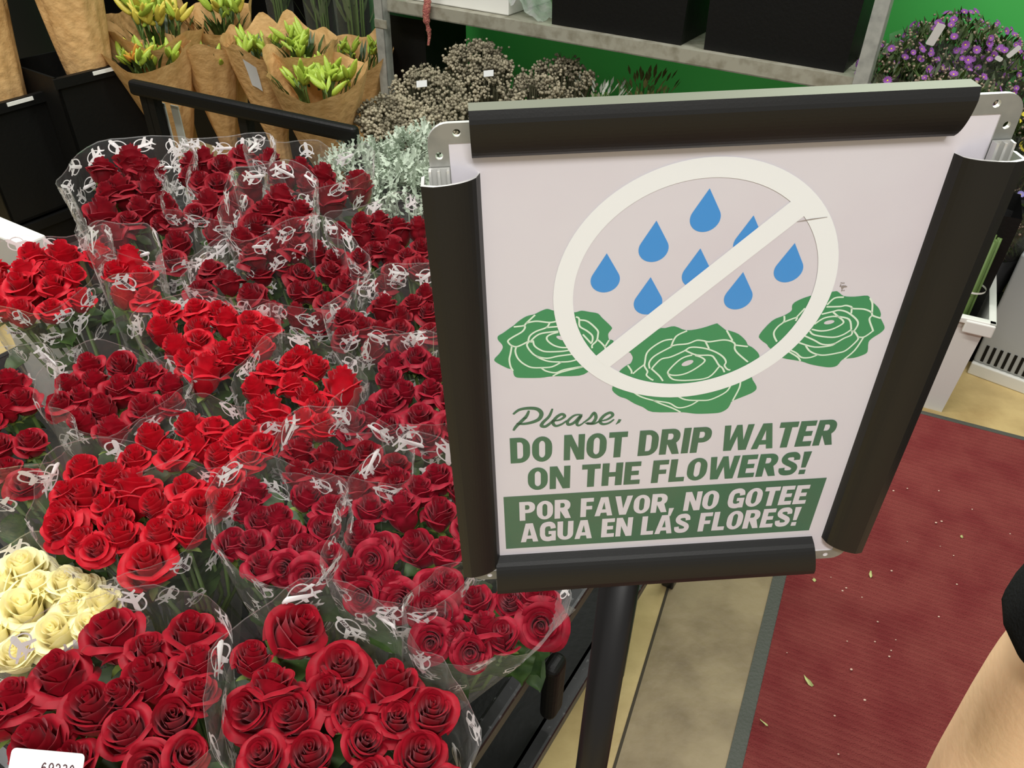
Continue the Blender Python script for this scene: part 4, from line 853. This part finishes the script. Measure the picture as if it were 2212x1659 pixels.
def aster(px, py, dep, R, nfl, col, seed, label, H=.45, nl=1500, tags=0, fr=.0115):
    r = random.Random(seed); c = atd(px, py, dep); root = thing('aster_bunch', (c[0], c[1], c[2] - H), label, 'bunch', 'aster bunches'); m, mb = MB(), MB()
    for k in range(nl):
        a, q, v = r.uniform(0, 6.3), R * math.sqrt(r.random()), r.random() ** .6; o = np.array([q * (.35 + .65 * v) * math.cos(a), q * (.35 + .65 * v) * math.sin(a), H * v - .5 * q * q / R])
        b = r.uniform(0, 6.3); d = np.array([math.cos(b), math.sin(b), r.uniform(.3, 2)]); d *= r.uniform(.03, .06) / np.linalg.norm(d); s_ = np.array([-math.sin(b), math.cos(b), 0]) * .0055
        m.add([o, o + d * .5 + s_, o + d, o + d * .5 - s_], [(0, 1, 2, 3)])
    for k in range(40):
        a, q = r.uniform(0, 6.3), R * math.sqrt(r.random()); m.tube([(q * .3 * math.cos(a), q * .3 * math.sin(a), 0), (q * math.cos(a), q * math.sin(a), H * .95 - .5 * q * q / R)], .002, 4, cap=False)
    tag(m.build('foliage', M_alf, root), kind='stuff')
    for k in range(260):
        a, q = r.uniform(0, 6.3), R * 1.02 * math.sqrt(r.random()); b = np.array([q * math.cos(a), q * math.sin(a), H - .5 * q * q / R + r.uniform(-.06, .025)]); mb.add([b + v * r.uniform(.003, .0055) for v in IV], IF)
    tag(mb.build('buds', M_abud, root), kind='stuff')
    for k in range(nfl):
        a, q = r.uniform(0, 6.3), R * 1.05 * math.sqrt(r.random()); v = r.random()
        P = Vector((q * math.cos(a), q * math.sin(a) - .02, H - .5 * q * q / R + .02 - .13 * v * v)); d = Vector((math.cos(a) * q / R, math.sin(a) * q / R - .5, .8 + r.gauss(0, .3))).normalized()
        o = bpy.data.objects.new('flower', DA[col]); COL.objects.link(o); o.parent = root
        o.matrix_basis = Matrix.Translation(P + d * .006) @ Vector((0, 0, 1)).rotation_difference(d).to_matrix().to_4x4() @ Matrix.Scale(fr * r.uniform(.7, 1.2), 4)
    n = 32; m = MB(); m.add([np.array([R * (.45 + .65 * v) * math.cos(2 * PI * i / n), R * (.45 + .65 * v) * math.sin(2 * PI * i / n), .01 + (H * .86) * v + .02 * v * math.sin(4 * PI * i / n)]) for v in np.linspace(0, 1, 6) for i in range(n)], [(j * n + i, j * n + (i + 1) % n, (j + 1) * n + (i + 1) % n, (j + 1) * n + i) for j in range(5) for i in range(n)])
    m.build('sleeve', M_film, root)
    zf = c[2] - H - .012
    b = MB(); b.tube([(0, 0, 0), (0, 0, .006), (0, 0, .24), (0, 0, .24), (0, 0, .02)], [R * .62, R * .64, R * .86, R * .83, R * .6], 24)
    if zf > .02:
        tag(b.build('flower_bucket', M_bkt, None, (c[0], c[1], zf), smooth=True), 'black bucket under the ' + short(label), 'bucket')
        b = MB(); b.box((-R * .62, -R * .62, 0), (R * 1.24, 0, 0), (0, R * 1.24, 0), (0, 0, zf - .001)); tag(b.build('black_box_stand', M_black, None, (c[0], c[1], 0), smooth=False), 'black block raising the ' + short(label), 'stand')
    return root
aster(1945, 105, 2.35, .16, 70, 'p', 1, 'purple aster bunch nearest the grey shelf post')
aster(2085, 40, 2.4, .18, 80, 'p', 2, 'purple aster bunch at the top right with a bare white tag below')
aster(2190, 95, 2.35, .18, 80, 'p', 3, 'purple aster bunch right of the top rail end')
aster(2070, 165, 2.2, .12, 16, 'p', 4, 'sparse aster bunch directly above the top rail end')
aster(2245, 250, 2.3, .11, 26, 'y', 5, 'yellow aster bunch cut by the right edge beside the bracket')
aster(2250, 330, 2.5, .14, 30, 'p', 7, 'dark aster bunch behind the right bracket')
aster(2190, 390, 2.4, .13, 44, 'l', 6, 'lavender aster bunch behind the right sign rail', fr=.010)
def slip(px, py, dep, w, h, rot, label):
    c = atd(px, py, dep); ax = np.array([math.cos(rot), -.15, math.sin(rot)]); ax /= np.linalg.norm(ax); ay = np.array([-math.sin(rot), -.25, math.cos(rot)]); ay -= ax * (ax @ ay); ay /= np.linalg.norm(ay); card('flower_tag', c, ax, ay, w, h, label, 'tag')
slip(2021, 75, 2.0, .022, .056, -.2, 'white paper tag hanging in the purple asters, largest of three')
slip(2190, 112, 1.85, .012, .032, -.6, 'white paper tag near the right edge among asters')
slip(2158, 127, 1.84, .018, .010, -.4, 'small curled white tag left of the one near the right edge')
# ------------------------------------------------------------------ white tub, grey heater, black bucket, stems at the right
def prism(name, mt, foot, w, d, h, a1, a2, taper=1.0, parent=None, z=0):
    m = MB(); lo = [-a1 * w / 2 * taper - a2 * d / 2 * taper, a1 * w / 2 * taper - a2 * d / 2 * taper, a1 * w / 2 * taper + a2 * d / 2 * taper, -a1 * w / 2 * taper + a2 * d / 2 * taper]
    hi = [-a1 * w / 2 - a2 * d / 2, a1 * w / 2 - a2 * d / 2, a1 * w / 2 + a2 * d / 2, -a1 * w / 2 + a2 * d / 2]
    m.add([p + UZ * z for p in lo] + [p + UZ * (z + h) for p in hi], [(3, 2, 1, 0), (0, 1, 5, 4), (1, 2, 6, 5), (2, 3, 7, 6), (3, 0, 4, 7)]); return m.build(name, mt, parent, foot if parent is None else (0, 0, 0), smooth=False)
tr = atz(2036, 892, 0); tw, td, th = .32, .30, .355; tc_ = tr - E1 * tw * .46 + E2 * td * .46
tub = thing('plastic_tub', (tc_[0], tc_[1], 0), 'white plastic tub on the floor behind the right sign rail', 'tub')
x = prism('body', mat('tub_plastic', srgb(228, 228, 220), .35, transl=.1), None, tw, td, th, E1, E2, .90, tub); s = x.modifiers.new('wall', 'SOLIDIFY'); s.thickness = .004
m = MB()
for o_, a_, b2 in ((-E1 * (tw / 2 + .018) - E2 * (td / 2 + .018), E1 * (tw + .036), E2 * .02), (-E1 * (tw / 2 + .018) + E2 * (td / 2 - .002), E1 * (tw + .036), E2 * .02), (-E1 * (tw / 2 + .018) - E2 * (td / 2 + .018), E1 * .02, E2 * (td + .036)), (E1 * (tw / 2 - .002) - E2 * (td / 2 + .018), E1 * .02, E2 * (td + .036))): m.box(o_ + UZ * (th - .018), a_, b2, UZ * .018)
soft(m.build('rim', M_white, tub, smooth=False), .003)
m = MB(); m.box(E1 * (tw / 2 - .06) - E2 * (td / 2 + .022) + UZ * (th - .045), E1 * .078, E2 * .03, UZ * .04); soft(m.build('handle', M_white, tub, smooth=False), .004)
ha = atz(2088, 806, 0); hb_ = atz(2212, 852, 0); HD = hb_ - ha; HD /= np.linalg.norm(HD); HB = np.array([-HD[1], HD[0], 0]); HB = HB if HB[1] > 0 else -HB
hh = .40
heat = thing('air_unit', ha, 'grey floor unit with a slotted vent at the right edge', 'appliance')
M_grey = mat('grey_enamel', srgb(168, 172, 170), .45)
m = MB(); m.box(UZ * .0, HD * .9, HB * .22, UZ * .045); soft(m.build('plinth', M_white, heat, smooth=False), .004)
m = MB(); m.box(HB * .012 + UZ * .045, HD * .9, HB * .2, UZ * hh); soft(m.build('casing', M_grey, heat, smooth=False), .008, 3)
for k in range(26):
    m = MB(); m.box(HD * (.02 + .021 * k) + HB * .0095 + UZ * .055, HD * .009, HB * .004, UZ * .062); m.build('vent_slot', M_black, heat, smooth=False)
bp = atd(2178, 585, 2.02); zt = bp[2]
m = MB(); m.tube([(0, 0, 0), (0, 0, .006), (0, 0, .20), (0, 0, .20), (0, 0, .02)], [.10, .105, .125, .12, .10], 28)
gk = thing('stem_bunch', (*((tc_ + E1 * .09 - E2 * .10)[:2]), th + .0), 'cut green stems standing in the white tub', 'stems')
b_ = tc_ + E1 * .02 + E2 * .035; tag(prism('tall_bucket', M_black, (b_[0], b_[1], .008), .25, .19, .62, E1, E2, .9), 'tall black bucket standing inside the white tub', 'bucket')
rs = random.Random(9)
for k in range(12):
    a, q = rs.uniform(0, 6.3), .03 * math.sqrt(rs.random()); m = MB(); m.tube([(q * math.cos(a), q * math.sin(a), -.30), (q * math.cos(a) * 1.1, q * math.sin(a) * 1.1, .22)], .0042, 6); m.build('stem', M_stem, gk)
m = MB(); m.tube([(0, 0, .062), (0, 0, .068)], .037, 24, cap=False); m.build('tie_band', M_white, gk)
# ------------------------------------------------------------------ mat on the floor and what lies on it
ma, mb_ = atz(1672, 1235, 0), atz(1567, 1659, 0); mc, md = atz(1985, 895, 0), atz(2212, 960, 0)
mv = mb_ - ma; mv /= np.linalg.norm(mv); mu = md - mc; mu /= np.linalg.norm(mu)
den = mu[0] * mv[1] - mu[1] * mv[0]; tt = ((ma - mc)[0] * mv[1] - (ma - mc)[1] * mv[0]) / den; corner = mc + mu * tt
mu = np.array([-mv[1], mv[0], 0]); mu = mu if mu[0] > 0 else -mu
mt_ = thing('floor_mat', (corner[0], corner[1], 0), 'dark red ribbed mat with a grey rubber border', 'mat')
MW, ML, BW = 1.5, 2.6, .030
m = MB(); m.box(np.zeros(3), mu * BW, mv * ML, UZ * .006); m.box(mu * BW, mu * (MW - BW), mv * BW * .6, UZ * .006); m.box(mu * MW, mu * BW, mv * ML, UZ * .006)
m.build('rubber_border', mat('grey_rubber', srgb(74, 76, 68), .6, bump=(150, .3)), mt_, smooth=False)
m = MB(); nr = int((ML - BW) / .0175); pr = [(0, .0020), (.20, .0080), (.5, .0095), (.80, .0080)]; vs = []
for k in range(nr * 4):
    y = BW * .6 + (k // 4 + pr[k % 4][0]) * .0175; z = pr[k % 4][1]
    for i in range(2): vs.append(mu * (BW + i * (MW - BW)) + mv * y + UZ * z)
m.add(vs, [(2 * k, 2 * k + 1, 2 * k + 3, 2 * k + 2) for k in range(nr * 4 - 1)])
m.build('ribbed_pile', mat('red_carpet', srgb(136, 66, 62), .95, spec=.1, noise=(9, srgb(124, 52, 52), .4, .65), bump=(350, .6)), mt_)
M_scr = mat('leaf_scrap', srgb(196, 200, 130), .6)
def scrap(px, py, w, h, seed, label):
    r = random.Random(seed); P = atz(px, py, .011); m = MB(); n = 9; a0 = r.uniform(0, 3)
    o = [(w * math.cos(2 * PI * k / n) * r.uniform(.6, 1.1), h * math.sin(2 * PI * k / n) * r.uniform(.6, 1.1)) for k in range(n)]
    c, s_ = math.cos(a0), math.sin(a0); q = [np.array([x * c - y * s_, x * s_ + y * c, r.uniform(-.001, .004)]) for x, y in o]
    m.add(q + [p - UZ * .0012 for p in q] , [tuple(range(n)), tuple(range(2 * n - 1, n - 1, -1))] + [(k, n + k, n + (k + 1) % n, (k + 1) % n) for k in range(n)])
    tag(m.build('leaf_scrap', M_scr, None, P), label, 'leaf scrap')
scrap(1746, 1472, .006, .018, 1, 'largest pale green leaf scrap on the red mat')
scrap(1881, 1241, .004, .011, 2, 'slim leaf scrap on the mat right of the sign bottom rail')
scrap(1758, 1253, .005, .006, 3, 'small leaf scrap near the mat border below the sign')
scrap(1650, 1562, .003, .010, 4, 'thin green leaf scrap near the lower end of the mat border')
scrap(2078, 1160, .004, .006, 5, 'small pale scrap on the mat farthest from the sign pole')
m = MB(); rs = random.Random(2)
for px, py in ((2022,1129),(2034,1126),(2031,1180),(1795,1247),(1926,1233),(1820,1276),(1828,1270),(1862,1290),(2067,1262),(2028,1332),(1896,1343),(1935,1382),(1890,1386),(1925,1405),(1921,1418),(1839,1446),(1868,1512),(1803,1546),(1811,1629),(1830,1385),(1700,1410),(1960,1170),(2100,1100),(2182,1153),(2060,1200),(1930,1060),(1960,1055),(2028,1060)):
    P = atz(px, py, .010) - UZ * 0; k = rs.uniform(.0012, .0028); m.add([P + v * k * np.array([1.3, 1, .6]) for v in IV], IF)
tag(m.build('petal_crumbs', mat('pale_crumb', srgb(222, 190, 170), .8), None, (0, 0, 0)), 'pale crumbs scattered over the red mat', 'crumbs', kind='stuff')
# ------------------------------------------------------------------ bystander at the right, only an arm in view
def skin_body(name, chains, mt, parent, sub=2, at=(0, 0, 0)):
    """chains: lists of (x, y, z, radius); a chain starting with an int joins that vertex"""
    vs, es, rs_ = [], [], []
    for ch in chains:
        prev = None
        for p in ch:
            if isinstance(p, int): prev = p; continue
            vs.append(p[:3]); rs_.append(p[3] if len(p) == 4 else p[3:5]); i = len(vs) - 1
            if prev is not None: es.append((prev, i))
            prev = i
    me = bpy.data.meshes.new(name); me.from_pydata(vs, es, []); o = link(name, me, parent, at); me.materials.append(mt)
    k = o.modifiers.new('skin', 'SKIN'); k.use_smooth_shade = True; k.branch_smoothing = .6
    L = me.skin_vertices[0].data
    for i, r in enumerate(rs_): L[i].radius = (r, r) if not isinstance(r, tuple) else r
    L[0].use_root = True
    s = o.modifiers.new('sub', 'SUBSURF'); s.levels = sub; s.render_levels = sub; return o
M_skin = mat('skin', srgb(252, 212, 168), .5, spec=.3, noise=(11, srgb(246, 200, 158), .4, .75), bump=(160, .06))
bs = M_skin.node_tree.nodes['Principled BSDF']; bs.inputs['Subsurface Weight'].default_value = .12; bs.inputs['Subsurface Radius'].default_value = (.012, .005, .003)
M_shirt = mat('black_cotton', (.012, .013, .013), .95, spec=.1, bump=(500, .3))
px_, py_ = .575, .26
per = thing('person', (px_, py_, 0), 'person in a black short sleeved shirt, bare arm hanging at the lower right corner', 'person')
q = lambda x, y, z, r: (x - px_, y - py_, z, r)
ex, ey = .352, .292                                               # elbow
body = [[q(.575, .26, .93, .115), q(.575, .255, 1.05, .11), q(.575, .25, 1.18, .125), q(.575, .25, 1.30, .105), q(.575, .26, 1.39, .058), q(.575, .28, 1.45, .052), q(.575, .30, 1.52, .072), q(.575, .31, 1.59, .082), q(.575, .30, 1.66, .055)],
        [3, q(.46, .255, 1.335, .062), q(.395, .268, 1.30, .054), q(.368, .280, 1.20, .047), q(.352, .288, 1.10, .0445), q(ex + .004, ey, 1.02, .040), q(.353, .288, .985, .040), q(.345, .275, .90, .035), q(.338, .26, .80, .027), q(.335, .25, .765, .024), q(.335, .245, .72, .027)],
        [3, q(.69, .255, 1.335, .062), q(.755, .262, 1.30, .052), q(.785, .262, 1.16, .044), q(.80, .26, 1.03, .038), q(.80, .29, .90, .033), q(.79, .31, .80, .026), q(.79, .315, .74, .026)],
        [0, q(.50, .26, .86, .085), q(.485, .255, .68, .072), q(.48, .25, .50, .055), q(.475, .245, .32, .046), q(.475, .24, .10, .036), q(.475, .30, .045, .034), q(.475, .37, .035, .028)],
        [0, q(.65, .26, .86, .085), q(.665, .255, .68, .072), q(.67, .25, .50, .055), q(.675, .245, .32, .046), q(.675, .24, .10, .036), q(.675, .30, .045, .034), q(.675, .37, .035, .028)]]
n0 = sum(len([p for p in c if not isinstance(p, int)]) for c in body[:2]) - 1
hand = n0                                                        # palm vertex of the near hand
for k, (dx, L_f) in enumerate(((-.020, .070), (-.007, .080), (.007, .076), (.019, .062))):
    b = [hand]
    for t, bend in ((.25, 0), (.55, .012), (.8, .028), (1.0, .046)): b.append(q(.335 + bend * .3, .245 + dx, .70 - L_f * t, .0088 - .0018 * t))
    body.append(b)
body.append([hand, q(.350, .272, .725, .010), q(.356, .285, .695, .009), q(.358, .288, .668, .0078)])
skin_body('body', body, M_skin, per)
shirt = [[q(.575, .26, .90, .135), q(.575, .255, 1.05, .128), q(.575, .25, 1.18, .142), q(.575, .25, 1.31, .120), q(.575, .258, 1.375, .075)],
         [3, q(.46, .255, 1.338, .076), q(.393, .268, 1.305, .066), q(.366, .281, 1.22, .060), q(.353, .287, 1.150, .0575), q(.351, .288, 1.128, .0575)],
         [3, q(.69, .255, 1.338, .076), q(.757, .262, 1.305, .064), q(.78, .262, 1.20, .058), q(.785, .262, 1.12, .057)]]
skin_body('shirt', shirt, M_shirt, per)
trs = [[q(.575, .26, .93, .13), q(.575, .26, .88, .135)], [1, q(.50, .26, .82, .098), q(.485, .255, .68, .086), q(.48, .25, .50, .070), q(.475, .245, .30, .064), q(.475, .24, .08, .060)], [1, q(.65, .26, .82, .098), q(.665, .255, .68, .086), q(.67, .25, .50, .070), q(.675, .245, .30, .064), q(.675, .24, .08, .060)]]
skin_body('trousers', trs, mat('dark_denim', (.02, .025, .04), .9), per)
skin_body('hair', [[q(.575, .28, 1.50, .070), q(.575, .285, 1.58, .090), q(.575, .29, 1.655, .075)]], mat('dark_hair', (.015, .010, .007), .5), per)
for x in (.475, .675): skin_body('shoe', [[q(x, .22, .045, .045), q(x, .30, .042, .046), q(x, .39, .038, .040)]], M_black, per)
